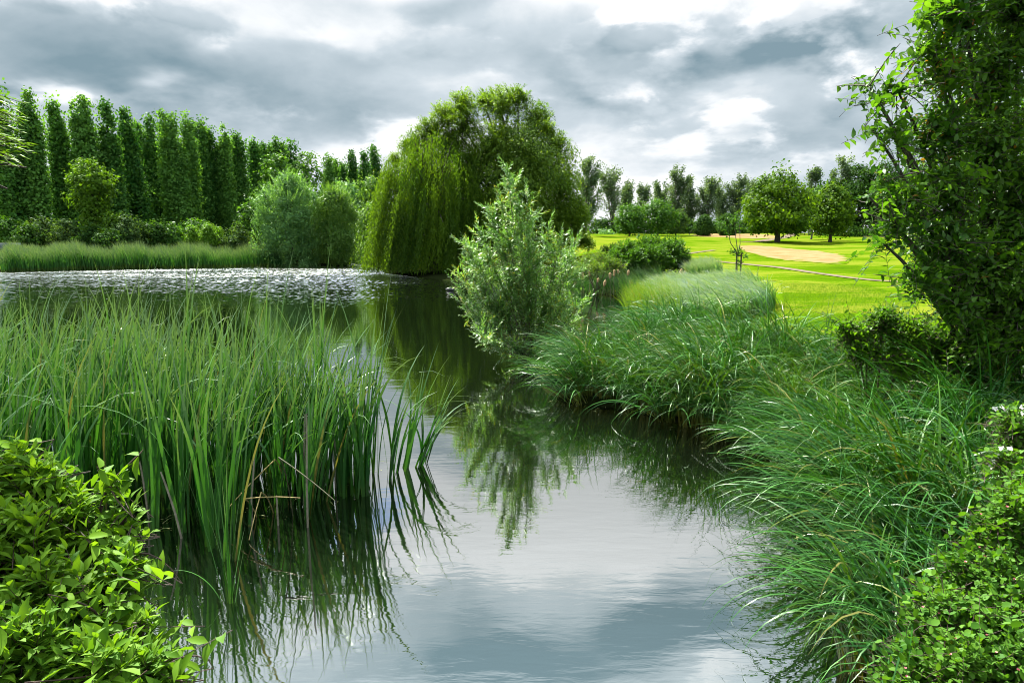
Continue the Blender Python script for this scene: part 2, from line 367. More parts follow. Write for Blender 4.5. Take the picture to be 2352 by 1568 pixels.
def build_water():
    x0, y0 = POND.min(0) - 4; x1, y1 = POND.max(0) + 4
    nx = 20
    xs = np.linspace(x0, x1, nx); yv = np.linspace(y0, y1, nx)
    A, Bq = np.meshgrid(xs, yv); V = np.stack([A, Bq, np.zeros_like(A)], -1)
    i, j = np.meshgrid(np.arange(nx-1), np.arange(nx-1), indexing='ij')
    Fc = np.stack([i*nx+j, i*nx+j+1, (i+1)*nx+j+1, (i+1)*nx+j], -1).reshape(-1, 4)
    g = Geo(); g.add(V, [Fc])
    m, t = new_mat('pond_water'); L = t.links.new
    geo = N(t, 'ShaderNodeNewGeometry'); pos = geo.outputs['Position']
    sep = N(t, 'ShaderNodeSeparateXYZ'); L(pos, sep.inputs[0])
    def nz(scale, det, sc, rough=.5, dist=0.0):
        n = N(t, 'ShaderNodeTexNoise'); n.inputs['Scale'].default_value = scale; n.inputs['Detail'].default_value = det
        n.inputs['Roughness'].default_value = rough; n.inputs['Distortion'].default_value = dist
        L(VM(t, 'MULTIPLY', pos, sc).outputs[0], n.inputs['Vector']); return n.outputs['Fac']
    # calm near water with small ripples, open wind-ruffled water further out
    rip = nz(7.0, 3, (0.5, 1.6, 1), .5, .3); swell = nz(1.6, 2, (0.6, 1.3, 1)); chop = None
    wind = nz(0.09, 3, (1, 2.2, 1))
    mr = N(t, 'ShaderNodeMapRange', interpolation_type='LINEAR'); L(sep.outputs[1], mr.inputs[0]); mr.inputs[1].default_value = 27; mr.inputs[2].default_value = 62; mr.inputs[4].default_value = 1.25
    ml = N(t, 'ShaderNodeMapRange', interpolation_type='SMOOTHSTEP'); L(sep.outputs[0], ml.inputs[0]); ml.inputs[1].default_value = -1; ml.inputs[2].default_value = -9
    wm = N(t, 'ShaderNodeMapRange', interpolation_type='SMOOTHSTEP'); L(wind, wm.inputs[0]); wm.inputs[1].default_value = .3; wm.inputs[2].default_value = .62; wm.inputs[3].default_value = .5
    ruff = M(t, 'MULTIPLY', M(t, 'MULTIPLY', mr.outputs[0], ml.outputs[0]), wm.outputs[0])
    h = M(t, 'ADD', M(t, 'MULTIPLY', rip, 0.0008), M(t, 'MULTIPLY', swell, 0.0026))
    b = N(t, 'ShaderNodeBump'); b.inputs['Strength'].default_value = 1; b.inputs['Distance'].default_value = 1; L(h, b.inputs['Height'])
    cn = N(t, 'ShaderNodeTexNoise'); cn.inputs['Scale'].default_value = 1.0; cn.inputs['Detail'].default_value = 5; cn.inputs['Roughness'].default_value = .68
    L(VM(t, 'MULTIPLY', pos, (5.5, 1.7, 1)).outputs[0], cn.inputs['Vector'])
    cv = VM(t, 'MULTIPLY', VM(t, 'SUBTRACT', cn.outputs['Color'], (.5, .5, .5)).outputs[0], (1.0, 3.8, 0))
    sc = N(t, 'ShaderNodeVectorMath', operation='SCALE'); L(cv.outputs[0], sc.inputs[0]); L(M(t, 'MULTIPLY_ADD', ruff, 1.0, M(t, 'MULTIPLY', mr.outputs[0], .06)), sc.inputs['Scale'])
    wn = VM(t, 'NORMALIZE', VM(t, 'ADD', b.outputs[0], sc.outputs[0]).outputs[0])
    df = N(t, 'ShaderNodeBsdfDiffuse'); df.inputs[0].default_value = (0.003, 0.005, 0.002, 1)
    gl = N(t, 'ShaderNodeBsdfGlossy'); gl.inputs[0].default_value = (0.95, 0.98, 0.965, 1); gl.inputs['Roughness'].default_value = 0.004
    L(wn.outputs[0], gl.inputs['Normal']); L(M(t, 'MULTIPLY_ADD', ruff, .10, .004), gl.inputs['Roughness'])
    fr = N(t, 'ShaderNodeFresnel'); fr.inputs[0].default_value = 1.4; L(b.outputs[0], fr.inputs['Normal'])
    fac = M(t, 'MULTIPLY_ADD', fr.outputs[0], 0.68, 0.345, clamp=True)
    mx = N(t, 'ShaderNodeMixShader'); L(fac, mx.inputs[0]); L(df.outputs[0], mx.inputs[1]); L(gl.outputs[0], mx.inputs[2])
    o = N(t, 'ShaderNodeOutputMaterial'); L(mx.outputs[0], o.inputs[0])
    return tag(part('water', g, m), 'dark calm pond water reflecting clouds and banks', None, None, 'structure')
build_water()

def drape(name, ring_fn, nu, nv, mat, label, lift=0.02):
    """sheet laid on the terrain; ring_fn(u,v)->(x,y), second value the blend weight to its rim"""
    u, v = np.meshgrid(np.linspace(0, 1, nu), np.linspace(0, 1, nv), indexing='ij')
    x, y, wgt = ring_fn(u, v)
    z = terrain(x.ravel(), y.ravel()).reshape(x.shape) + lift
    V = np.stack([x, y, z], -1)
    i, j = np.meshgrid(np.arange(nu-1), np.arange(nv-1), indexing='ij')
    Fc = np.stack([i*nv+j, i*nv+j+1, (i+1)*nv+j+1, (i+1)*nv+j], -1).reshape(-1, 4)
    g = Geo(); g.add(V, [Fc]); me = g.mesh(name, True)
    a = me.attributes.new('rim', 'FLOAT', 'POINT'); a.data.foreach_set('value', wgt.ravel().astype(np.float32))
    return tag(part(name, me, mat), label, None, None, 'structure')
def sheet_mat(name, c1, c2, edge=0.5, scale=(1, 1, 1), lawnc=(0.062, 0.122, 0.002)):
    m, t = new_mat(name); L = t.links.new
    geo = N(t, 'ShaderNodeNewGeometry')
    def nz(sc, vec, det=5, rough=.6):
        n = N(t, 'ShaderNodeTexNoise'); n.inputs['Scale'].default_value = sc; n.inputs['Detail'].default_value = det; n.inputs['Roughness'].default_value = rough
        L(VM(t, 'MULTIPLY', geo.outputs['Position'], vec).outputs[0], n.inputs['Vector']); return n.outputs['Fac']
    n1, n2 = nz(2.2, scale), nz(0.7, (1, 1.6, 1))
    cr = N(t, 'ShaderNodeValToRGB'); L(M(t, 'MULTIPLY_ADD', n2, .5, M(t, 'MULTIPLY', n1, .6)), cr.inputs[0]); n1 = cr.outputs[0]; e = cr.color_ramp.elements
    e[0].position = .40; e[0].color = (*c2, 1); e[1].position = .6; e[1].color = (*c1, 1)
    rim = N(t, 'ShaderNodeAttribute', attribute_name='rim')
    mr = N(t, 'ShaderNodeMapRange', interpolation_type='SMOOTHSTEP'); L(M(t, 'ADD', rim.outputs['Fac'], M(t, 'MULTIPLY_ADD', n2, edge, -edge*.5)), mr.inputs[0]); mr.inputs[1].default_value = .05; mr.inputs[2].default_value = .4
    mx = N(t, 'ShaderNodeMix', data_type='RGBA'); L(mr.outputs[0], mx.inputs[0]); mx.inputs[6].default_value = (*lawnc, 1); L(cr.outputs[0], mx.inputs[7])
    df = N(t, 'ShaderNodeBsdfDiffuse'); L(mx.outputs[2], df.inputs[0])
    b = N(t, 'ShaderNodeBump'); b.inputs['Strength'].default_value = .6; b.inputs['Distance'].default_value = .08; L(n1, b.inputs['Height']); L(b.outputs[0], df.inputs['Normal'])
    o = N(t, 'ShaderNodeOutputMaterial'); L(df.outputs[0], o.inputs[0]); return m
HAY = sheet_mat('dry_mown_grass', (0.255, 0.168, 0.085), (0.105, 0.085, 0.025), 1.5, (.5, 2.6, 1))
GRAVEL = sheet_mat('path_gravel', (0.155, 0.125, 0.09), (0.10, 0.08, 0.055), .6)
def ellipse_patch(name, pl, pr, pt, pb, label):
    a, b, c, d = G(*pl), G(*pr), G(*pt), G(*pb)
    cx, cyy = (a[0]+b[0])/2, (c[1]+d[1])/2; rx, ry = (b[0]-a[0])/2, (c[1]-d[1])/2
    sh = (c[0]-d[0])/2
    def fn(u, v):
        an = v*2*np.pi; rr = u*(1.08 + .04*np.sin(3*an+1) + .03*np.sin(7*an))
        return cx + rr*rx*np.cos(an) + sh*.4*rr*np.sin(an), cyy + rr*ry*np.sin(an), (1-u)*2.6
    drape(name, fn, 26, 70, HAY, label)
ellipse_patch('dry_grass_patch', (1738, 584), (1998, 590), (1850, 567), (1875, 603), 'large straw coloured patch of dry cut grass on the lawn')
ellipse_patch('dry_grass_patch', (1600, 543), (1765, 540), (1690, 537), (1690, 547), 'narrow straw coloured strip of dry grass near the lawn crest')
def path(pix, w, label):
    P = np.array([G(*p) for p in pix])[:, :2]
    tt = np.linspace(0, 1, len(P))
    def fn(u, v):
        cx = np.interp(u, tt, P[:, 0]); c2 = np.interp(u, tt, P[:, 1])
        k = np.interp(u, tt, np.arange(len(P)))
        dx, dy = np.interp(u, tt, np.gradient(P[:, 0])), np.interp(u, tt, np.gradient(P[:, 1]))
        l = np.hypot(dx, dy); s = (v-.5)*w
        return cx - dy/l*s, c2 + dx/l*s, 1.6*(1-np.abs(v*2-1))
    drape('path', fn, 160, 7, GRAVEL, label, 0.03)
path([(1560, 586), (1600, 580), (1640, 575)], 0.6, 'short worn strip of path beyond the dark green shrub')
path([(1640, 600), (1700, 606), (1780, 614), (1860, 626), (1940, 637), (2010, 645), (2110, 650), (2250, 654)], .75, 'narrow gravel path crossing the lower lawn')
path([(1705, 556), (1745, 555), (1780, 549), (1815, 541), (1840, 534), (1880, 531)], 1.9, 'pale gravel path rising past the round lime tree')
#PLANTS
# ------------------------------------------------------------------ tree and shrub builders
def unit(n): return norm(rng.normal(size=(n, 3)))
P_ROUND = lambda h: np.sqrt(np.clip(1-(2*h-1)**2, 0, 1))
P_EGG = lambda h: np.clip((h+.02)**.42*(1-h)**.62*1.86, 0, 1)
P_DOME = lambda h: np.clip(1-h**2.6, 0, 1)**.5*(0.78+.22*sstep(0, .25, h))
P_POINT = lambda h: np.clip((h+.03)**.38*(1-h)**.85*2.15, 0, 1)
P_COL = lambda h: np.clip((h+.03)**.22*(1-h)**.44*1.42, 0, 1)
P_FAN = lambda h: np.clip((h+.02)**.8*(1-h)**.45*2.0, 0, 1)
def crown(g, c, H, Rx, prof, n_cl, n_lf, L, Wd, cl, Ry=None, shell=.45, droop=.2, up=.5, lob=.16, flat=.75, tpl=T_DIA, tshift=0.0, dirbias=None, lean=(0, 0)):
    Ry = Ry or Rx; c = np.asarray(c, float)
    hh = np.linspace(0.01, .99, 200); w = prof(hh)**1.3 + .02; cdf = np.cumsum(w)/w.sum()
    h = np.interp(rng.random(n_cl), cdf, hh); az = rng.uniform(0, 2*np.pi, n_cl)
    ph = rng.uniform(0, 6.28, 4)
    lb = 1 + lob*(np.sin(2*az+ph[0]+h*5)+np.sin(3*az+ph[1]-h*9)+np.sin(5*az+ph[2]+h*14))/1.6 + rng.normal(0, lob*.35, n_cl)
    rr = rng.random(n_cl)**shell
    r = prof(h)*rr*lb
    C = np.stack([np.cos(az)*r*(Rx-cl*.5)+lean[0]*h, np.sin(az)*r*(Ry-cl*.5)+lean[1]*h, h*(H-cl*.5)], -1)
    out = norm(np.stack([np.cos(az)*prof(h)/Rx, np.sin(az)*prof(h)/Ry, (h-.5)*1.4/H*2], -1))
    cs = cl*rng.uniform(.55, 1.4, n_cl); tc = rng.random(n_cl)
    n = n_cl*n_lf; ci = np.repeat(np.arange(n_cl), n_lf)
    off = np.clip(rng.normal(size=(n, 3))*.52, -1.15, 1.15)*np.array([1, 1, flat])
    O = c + C[ci] + off*cs[ci][:, None]
    Nn = norm(off*.7 + out[ci]*.7 + np.array([0, 0, up]) + rng.normal(size=(n, 3))*.55)
    D = rng.normal(size=(n, 3)) + out[ci]*.7 + np.array([0, 0, -droop*2])
    if dirbias is not None: D = D*.6 + np.asarray(dirbias)
    D = norm(D - Nn*np.sum(D*Nn, -1, keepdims=True)*.8)
    s = rng.uniform(.65, 1.25, n)
    leaves(g, O, D, Nn, L*s, Wd*s, np.clip(.55*tc[ci] + .45*rng.random(n) + tshift, 0, .999), tpl)
    return C + c, cs
def trunk(H, r, ends, top=.75, sides=7, fork=.3, lean=(0, 0), rl=.35):
    g = Geo(); t = np.linspace(0, 1, 8)[:, None]
    wob = np.cumsum(rng.normal(0, r*.28, (8, 2)), 0)
    P = np.concatenate([wob*t + np.array(lean)*t, t*H*top], 1); P[0, 2] = -.25
    rad = r*(1.18-.95*t[:, 0]); rad[0] *= 1.35; tube(g, P, rad, sides)
    for e in ends:
        s = rng.uniform(fork, .95); q = np.array([np.interp(s, t[:, 0], P[:, k]) for k in range(3)])
        if e[2] < q[2]+.2: q = np.array([np.interp(fork*.8, t[:, 0], P[:, k]) for k in range(3)])
        mid = (q+e)/2 + np.array([0, 0, .12*np.linalg.norm(e-q)])
        rr = np.interp(s, t[:, 0], rad)*.55
        tube(g, bez(q, mid, e, 6), np.linspace(max(rr, r*.12), r*rl*.15, 6), 5)
    return g
def foot(px, Y, py=500): 
    p = at(px, py, Y); return np.array([p[0], Y, tz(p[0], Y)])
def plant(name, label, cat, base, crown_geo, leafmat, trunk_geo=None, bark=BARK, group=None, tname='trunk', cname='crown'):
    e = empty(name, base, label, cat, group)
    if trunk_geo is not None: part(tname, trunk_geo, bark, e)
    part(cname, crown_geo, leafmat, e)
    return e
def simple_tree(name, label, px, top, wpx, Y, mat, prof=P_EGG, base=.12, dens=1.0, leaf=.34, cl=.75, cat='tree', group=None, bark=BARK, r=None, nl=34, **kw):
    b = foot(px, Y); H = at(px, top, Y)[2] - b[2]; Rx = wpx/2/F*Y*1.06
    g = Geo(); area = H*Rx*2
    n_cl = int(dens*area*1.55/cl**2) + 12
    C, cs = crown(g, (0, 0, base*H), H*(1-base), Rx, prof, n_cl, nl, leaf*1.15, leaf*.72, cl, **kw)
    ends = C[rng.choice(len(C), min(16, len(C)), False)]
    tg = trunk(H, r or max(.05, H*.017), ends, .8, lean=kw.get('lean', (0, 0)), fork=max(.15, base))
    return plant(name, label, cat, b, g, mat, tg, bark, group)
def shoots(gl, gs, tips, dirs, slen, nleaf, L, Wd, ang, tpl, tint, mode='spiral', sag=0.0, stem_r=.004, skip=0.0, taper=.5, upw=.9, stemtint=.5, clear=0.05):
    n = len(tips); dirs = norm(dirs); slen = np.broadcast_to(slen, (n,))
    a = norm(np.cross(dirs, np.array([.13, .2, 1.]))); b = np.cross(dirs, a)
    ph0 = rng.uniform(0, 6.28, n)
    def pos(t): return tips - dirs*(slen*(1-t))[:, None] + np.array([0, 0, 1.])*(sag*slen*(t*(1-t)*1.2))[:, None]
    for k in range(nleaf):
        t = clear + (1-clear)*(k+.6)/nleaf; O = pos(t + np.zeros(n))
        for m in range(2 if mode == 'opp' else 1):
            phi = ph0 + (k*np.pi/2 + m*np.pi if mode == 'opp' else (k*np.pi if mode == 'alt' else k*2.4)) + rng.normal(0, .25, n)
            an = ang*rng.uniform(.75, 1.2, n)*(1-.55*t*t)
            D = dirs*np.cos(an)[:, None] + (a*np.cos(phi)[:, None]+b*np.sin(phi)[:, None])*np.sin(an)[:, None]
            D = norm(D + np.array([0, 0, -.12]) + rng.normal(0, .1, (n, 3)))
            Nn = np.array([0, 0, upw]) + dirs*.5 + rng.normal(0, .22, (n, 3))
            sc = (1 - taper*max(0, t-.55)/.45)*rng.uniform(.75, 1.15, n)
            keep = rng.random(n) >= skip
            leaves(gl, O[keep], D[keep], Nn[keep], (L*sc)[keep], (Wd*sc)[keep], np.clip(tint + rng.uniform(-.25, .3, n), 0, .999)[keep] if np.ndim(tint) else np.clip(rng.random(n)[keep], 0, .999), tpl)
    if gs is not None:
        tt = [0, .35, .7, 1]
        Q = np.stack([pos(t + np.zeros(n)) for t in tt], 1)
        for i in range(n): tube(gs, Q[i], np.linspace(stem_r, stem_r*.4, 4), 4)
    return pos(np.zeros(n))
def ball_tips(balls, n, up=.3, bias=.42, rjit=.5, front=None):
    """tips on and inside a set of balls (x,y,z,r); returns tips, outward dirs and the ball index"""
    B = np.asarray(balls, float); p = B[:, 3]**2; k = rng.choice(len(B), n, p=p/p.sum())
    d = norm(rng.normal(size=(n, 3)) + np.array([0, 0, up]))
    r = B[k, 3]*rng.random(n)**bias
    T = B[k, :3] + d*r[:, None]
    D = norm(d + np.array([0, 0, up]) + rng.normal(size=(n, 3))*rjit)
    return T, D, k
def stems_to(gs, base, balls, starts, k, r0=.03, r1=.008, every=1, jit=.05):
    B = np.asarray(balls, float)
    for i, b in enumerate(B):
        q = base + np.append(rng.normal(0, jit, 2), -.1)
        mid = (q + b[:3])/2 + np.array([0, 0, .25*np.linalg.norm(b[:3]-q)])*.6
        tube(gs, bez(q, mid, b[:3], 9), np.linspace(r0, r1*1.3, 9), 6)
    for i in range(0, len(starts), every):
        c = B[k[i], :3]; s = starts[i]
        tube(gs, bez(c, (c+s)/2 + rng.normal(0, .05, 3), s, 5), np.linspace(r1, r1*.35, 5), 4)

# ------------------------------------------------------------------ leaf colours
LM = {
 'poplar': leaf_mat('poplar_leaf', (0.026, 0.095, 0.020), (0.165, 0.300, 0.072), trans=.45, gloss=.04, rough=.42),
 'poplar_far': leaf_mat('far_poplar_leaf', (0.055, 0.095, 0.052), (0.18, 0.235, 0.145), trans=.4, gloss=.09, rough=.42),
 'dark': leaf_mat('dark_shrub_leaf', (0.020, 0.055, 0.012), (0.065, 0.125, 0.028), trans=.40, gloss=.02),
 'olive': leaf_mat('grey_green_leaf', (0.035, 0.070, 0.026), (0.100, 0.150, 0.055), trans=.40, gloss=.02),
 'mid': leaf_mat('mid_green_leaf', (0.035, 0.095, 0.014), (0.100, 0.200, 0.028), trans=.45, gloss=.07),
 'yellow': leaf_mat('yellow_green_leaf', (0.060, 0.125, 0.010), (0.135, 0.225, 0.018), trans=.5, gloss=.06),
 'lime': leaf_mat('lime_tree_leaf', (0.016, 0.060, 0.006), (0.145, 0.225, 0.012), trans=.5, gloss=.04),
 'bright': leaf_mat('bright_shrub_leaf', (0.09, 0.20, 0.014), (0.19, 0.30, 0.030), trans=.5, gloss=.06),
 'silver': leaf_mat('silver_willow_leaf', (0.070, 0.170, 0.060), (0.220, 0.365, 0.145), trans=.4, gloss=.10, rough=.4),
 'palewillow': leaf_mat('pale_willow_leaf', (0.075, 0.165, 0.03), (0.17, 0.27, 0.06), trans=.42, gloss=.10),
 'weeping': leaf_mat('weeping_willow_leaf', (0.030, 0.082, 0.006), (0.140, 0.220, 0.014), trans=.52, gloss=.06),
 'crack': leaf_mat('tall_willow_leaf', (0.050, 0.110, 0.010), (0.215, 0.300, 0.036), trans=.52, gloss=.07),
 'sallow': leaf_mat('young_willow_leaf', (0.085, 0.205, 0.045), (0.25, 0.42, 0.125), (0.30, 0.30, 0.04), trans=.42, gloss=.26, rough=.32, accent=.975),
 'alder': leaf_mat('broad_shrub_leaf', (0.036, 0.112, 0.010), (0.165, 0.300, 0.030), (0.34, 0.15, 0.02), trans=.52, gloss=.13, rough=.30, accent=.925),
 'dogwood': leaf_mat('dogwood_leaf', (0.075, 0.165, 0.014), (0.250, 0.380, 0.030), (0.40, 0.030, 0.020), trans=.42, gloss=.05, rough=.45, accent=.955),
 'snowberry': leaf_mat('small_round_leaf', (0.055, 0.150, 0.016), (0.160, 0.290, 0.030), (0.28, 0.22, 0.03), trans=.42, gloss=.07, rough=.42, accent=.96),
 'cattail': leaf_mat('cattail_blade', (0.013, 0.072, 0.012), (0.070, 0.200, 0.036), (0.24, 0.20, 0.07), trans=.20, gloss=.17, rough=.26, accent=.975, base=(0.11, 0.12, 0.025), base_end=.16, tip=(.14, .23, .11)),  # pale tip colour paints in the sheen on the bent blade ends
 'sedge': leaf_mat('sedge_blade', (0.010, 0.062, 0.010), (0.062, 0.185, 0.030), (0.24, 0.19, 0.06), trans=.22, gloss=.19, rough=.26, accent=.975, base=(0.15, 0.15, 0.025), base_end=.3),
 'sedge_warm': leaf_mat('warm_sedge_blade', (0.022, 0.070, 0.008), (0.095, 0.185, 0.022), (0.26, 0.21, 0.07), trans=.24, gloss=.14, rough=.28, accent=.93, base=(0.17, 0.15, 0.03), base_end=.35),
 'palegrass': leaf_mat('pale_grass_blade', (0.050, 0.150, 0.055), (0.150, 0.28, 0.165), (0.30, 0.27, 0.12), trans=.35, gloss=.26, rough=.34, accent=.97, base=(0.03, 0.10, 0.012), base_end=.55, tip=(.25, .32, .27)),
 'farreed': leaf_mat('far_reed_blade', (0.028, 0.115, 0.020), (0.080, 0.195, 0.055), (0.22, 0.22, 0.10), trans=.42, gloss=.12, rough=.4, accent=.93, base=(0.08, 0.12, 0.02), base_end=.3, tip=(.165, .23, .125)),
 'footshrub': leaf_mat('fresh_shrub_leaf', (0.050, 0.140, 0.010), (0.180, 0.320, 0.028), trans=.55, gloss=.08, rough=.3),
 'weed': leaf_mat('weed_leaf', (0.09, 0.18, 0.015), (0.20, 0.28, 0.03), (0.26, 0.18, 0.07), trans=.48, gloss=.07, accent=.94),
}

# ------------------------------------------------------------------ far left: Lombardy poplars
def poplar(px, top, wpx, Y, label, tips):
    b = foot(px, Y); H = at(px, top, Y)[2] - b[2]; Rr = wpx/2/F*Y
    g = Geo(); ends = []; ts = rng.uniform(-.30, .22)
    for dx, hh, rf in tips:
        h = H*hh; r = Rr*rf
        C, _ = crown(g, (dx*Rr, rng.normal(0, .3), .05*h), h*1.0, r, P_COL, int(h*r*7.0)+10, 34, .42, .30, .78, shell=.5, droop=-.25, up=.25, lob=.40, flat=1.15, tshift=ts)
        ends += list(C[rng.choice(len(C), 6, False)])
    return plant('poplar_tree', label, 'tree', b, g, LM['poplar'], trunk(H, .28, np.array(ends), .93, fork=.05), BARK, 'tall poplars in a row behind the far bank')
ORD = ['first', 'second', 'third', 'fourth', 'fifth', 'sixth', 'seventh', 'eighth', 'ninth', 'tenth', 'eleventh', 'twelfth', 'thirteenth', 'fourteenth', 'fifteenth', 'sixteenth', 'seventeenth', 'eighteenth', 'nineteenth', 'twentieth', 'twenty first', 'twenty second', 'twenty third', 'twenty fourth']
POPS = [(20,212,62),(86,219,58),(149,236,60),(208,236,62),(262,242,56),(306,257,58),(333,278,44),(357,277,48),(383,288,40),(409,271,50),(440,278,48),(468,291,44),(493,296,44),(520,296,46),(553,303,48),(594,318,36),(616,327,32),(643,327,36),(673,334,32)]
for i, (px, top, w) in enumerate(POPS):
    Y = 19.6*F/(558-top+.001)*.99
    k = rng.uniform(.2, .5)
    s = rng.choice([-1, 1]); tips = [(rng.uniform(-.2, .2), 1, .55), (-k*s, rng.uniform(.86, 1.0), .42), (k*s, rng.uniform(.78, .98), .44), (rng.uniform(-.4, .4), rng.uniform(.6, .75), .7), (rng.uniform(-.6, .6), rng.uniform(.38, .55), .62)]
    poplar(px, top-4+rng.uniform(-7, 7), w*rng.uniform(1.15, 1.5), Y, f'tall narrow dark green poplar, {ORD[i]} from the left in the row', tips)
FARP = [(757,357,26),(776,362,20),(791,366,18),(813,353,28),(840,352,26),(861,336,28)]
for i, (px, top, w) in enumerate(FARP):
    poplar(px, top, w*1.4, 146 + (i % 2)*4, f'small distant poplar behind the pale willows, {ORD[i]} from the left of six', [(0, 1, .7), (.35, .88, .55), (-.4, .8, .6)])

# ------------------------------------------------------------------ far left: shrubs and trees under the poplars
simple_tree('broadleaf_tree', 'yellow green rounded tree standing in front of the left poplars', 216, 360, 96, 80, LM['yellow'], P_ROUND, .42, .9, .34, .8)
SH = [('dark shrub at the far left edge below the poplars', 20, 492, 80, 79, 'mid'), ('wide dark green shrub right of the black canvas boat cover', 95, 494, 110, 78, 'olive'),
 ('dark drooping shrub below the third poplar', 150, 497, 70, 77, 'olive'), ('shrub with bright yellow green leaves under the yellow green tree', 208, 478, 56, 79, 'yellow'),
 ('low dark shrub under the yellow green tree', 200, 512, 80, 76, 'dark'), ('small yellow leaved shrub left of the grey green shrub', 262, 490, 50, 78, 'yellow'),
 ('rounded grey green shrub left of the black boat hood', 296, 480, 74, 77, 'olive'), ('dark shrub behind the black boat hood', 350, 500, 70, 79, 'dark'),
 ('low dark shrub between the boats and the poplars', 392, 512, 60, 80, 'mid'), ('dark green shrub behind the bright rounded bushes', 452, 498, 90, 84, 'mid'),
 ('dark shrub right of the bright rounded bushes', 540, 510, 76, 82, 'olive'), ('dark shrub behind the left end of the reed bed', 60, 512, 70, 75, 'dark'),
 ('dark low shrub under the middle poplars', 250, 520, 90, 75, 'dark')]
for lb, px, top, w, Y, mt in SH:
    simple_tree('shrub', lb, px, top, w, Y, LM[mt], P_DOME, .02, 1.0, .30, .62, 'shrub', 'shrubs along the far left bank', droop=.3, nl=34)
for lb, px, top, w, Y in [('bright green dome shaped bush, leftmost of the clipped looking four', 405, 514, 33, 82), ('bright green dome shaped bush, second from left of four', 441, 514, 40, 81.5),
                          ('largest bright green dome bush, third from left of four', 477, 512, 46, 81), ('bright green dome bush at the right end of the four', 498, 516, 36, 83)]:
    simple_tree('rounded_bush', lb, px, top, w, Y, LM['bright'], P_DOME, .0, 1.5, .18, .4, 'bush', 'bright rounded bushes by the moored boats', shell=.3, lob=.07, nl=40)
simple_tree('broadleaf_tree', 'broad mid green tree behind the silver willow bush', 640, 345, 120, 104, LM['mid'], P_EGG, .1, .9, .42, 1.0)
simple_tree('broadleaf_tree', 'mid green tree with a ragged top right of the last near poplars', 708, 336, 110, 108, LM['mid'], P_EGG, .1, .8, .42, 1.0, lob=.22)
simple_tree('broadleaf_tree', 'dark yellowish tree left of the silver willow bush', 576, 452, 60, 86, LM['mid'], P_EGG, .1, 1.0, .32, .7)
simple_tree('silver_willow', 'tall pale silver willow behind the green willow bush', 795, 400, 84, 96, LM['silver'], P_EGG, .1, 1.0, .38, .8, droop=.5)
simple_tree('silver_willow', 'pale silver willow partly hidden by the weeping willow', 852, 392, 70, 94, LM['palewillow'], P_EGG, .1, 1.0, .38, .8, droop=.5)
simple_tree('willow_tree', 'light green airy willow between the green bush and the weeping willow', 852, 455, 92, 86, LM['palewillow'], P_EGG, .05, 1.1, .28, .7, droop=.3)
def willow_bush(px, top, w, Y, mat, label, name='willow_bush', dens=1.0):
    b = foot(px, Y); b[2] = max(b[2], .05); H = at(px, top, Y)[2]-b[2]; Rx = w/2/F*Y
    g = Geo()
    C, _ = crown(g, (0, 0, 0), H*.97, Rx*.92, P_DOME, int(dens*420), 44, .32, .13, .62, shell=.45, up=.3, lob=.24, flat=1.1, dirbias=(0, 0, .55), Ry=Rx*.8)
    tp, dr, k = [], [], None
    az = rng.uniform(0, 6.28, 330); h = rng.random(330)**.7
    T = np.stack([np.cos(az)*Rx*P_DOME(h)*.98, np.sin(az)*Rx*.8*P_DOME(h), h*H*.98], -1)
    D = norm(np.stack([np.cos(az)*.5, np.sin(az)*.5, .9+0*az], -1) + rng.normal(0, .2, (330, 3)))
    shoots(g, None, T+D*rng.uniform(.2, .95, (330, 1)), D, 1.7, 26, .27, .085, .6, T_DIA, rng.random(330), sag=0)
    e = C[rng.choice(len(C), 24, False)]; tg = Geo()
    for q in e: tube(tg, bez(rng.normal(0, .25, 3)*[1, 1, 0], q*[.4, .4, .5], q, 7), np.linspace(.09, .02, 7), 5)
    return plant(name, label, 'willow bush', b, g, LM[mat], tg, BARK, tname='stems')
willow_bush(664, 392, 172, 79.5, 'silver', 'large silvery green willow bush standing at the far water edge', dens=1.35)
willow_bush(768, 424, 122, 80.5, 'palewillow', 'brighter green willow bush adjoining the silvery one on its right', dens=1.0)

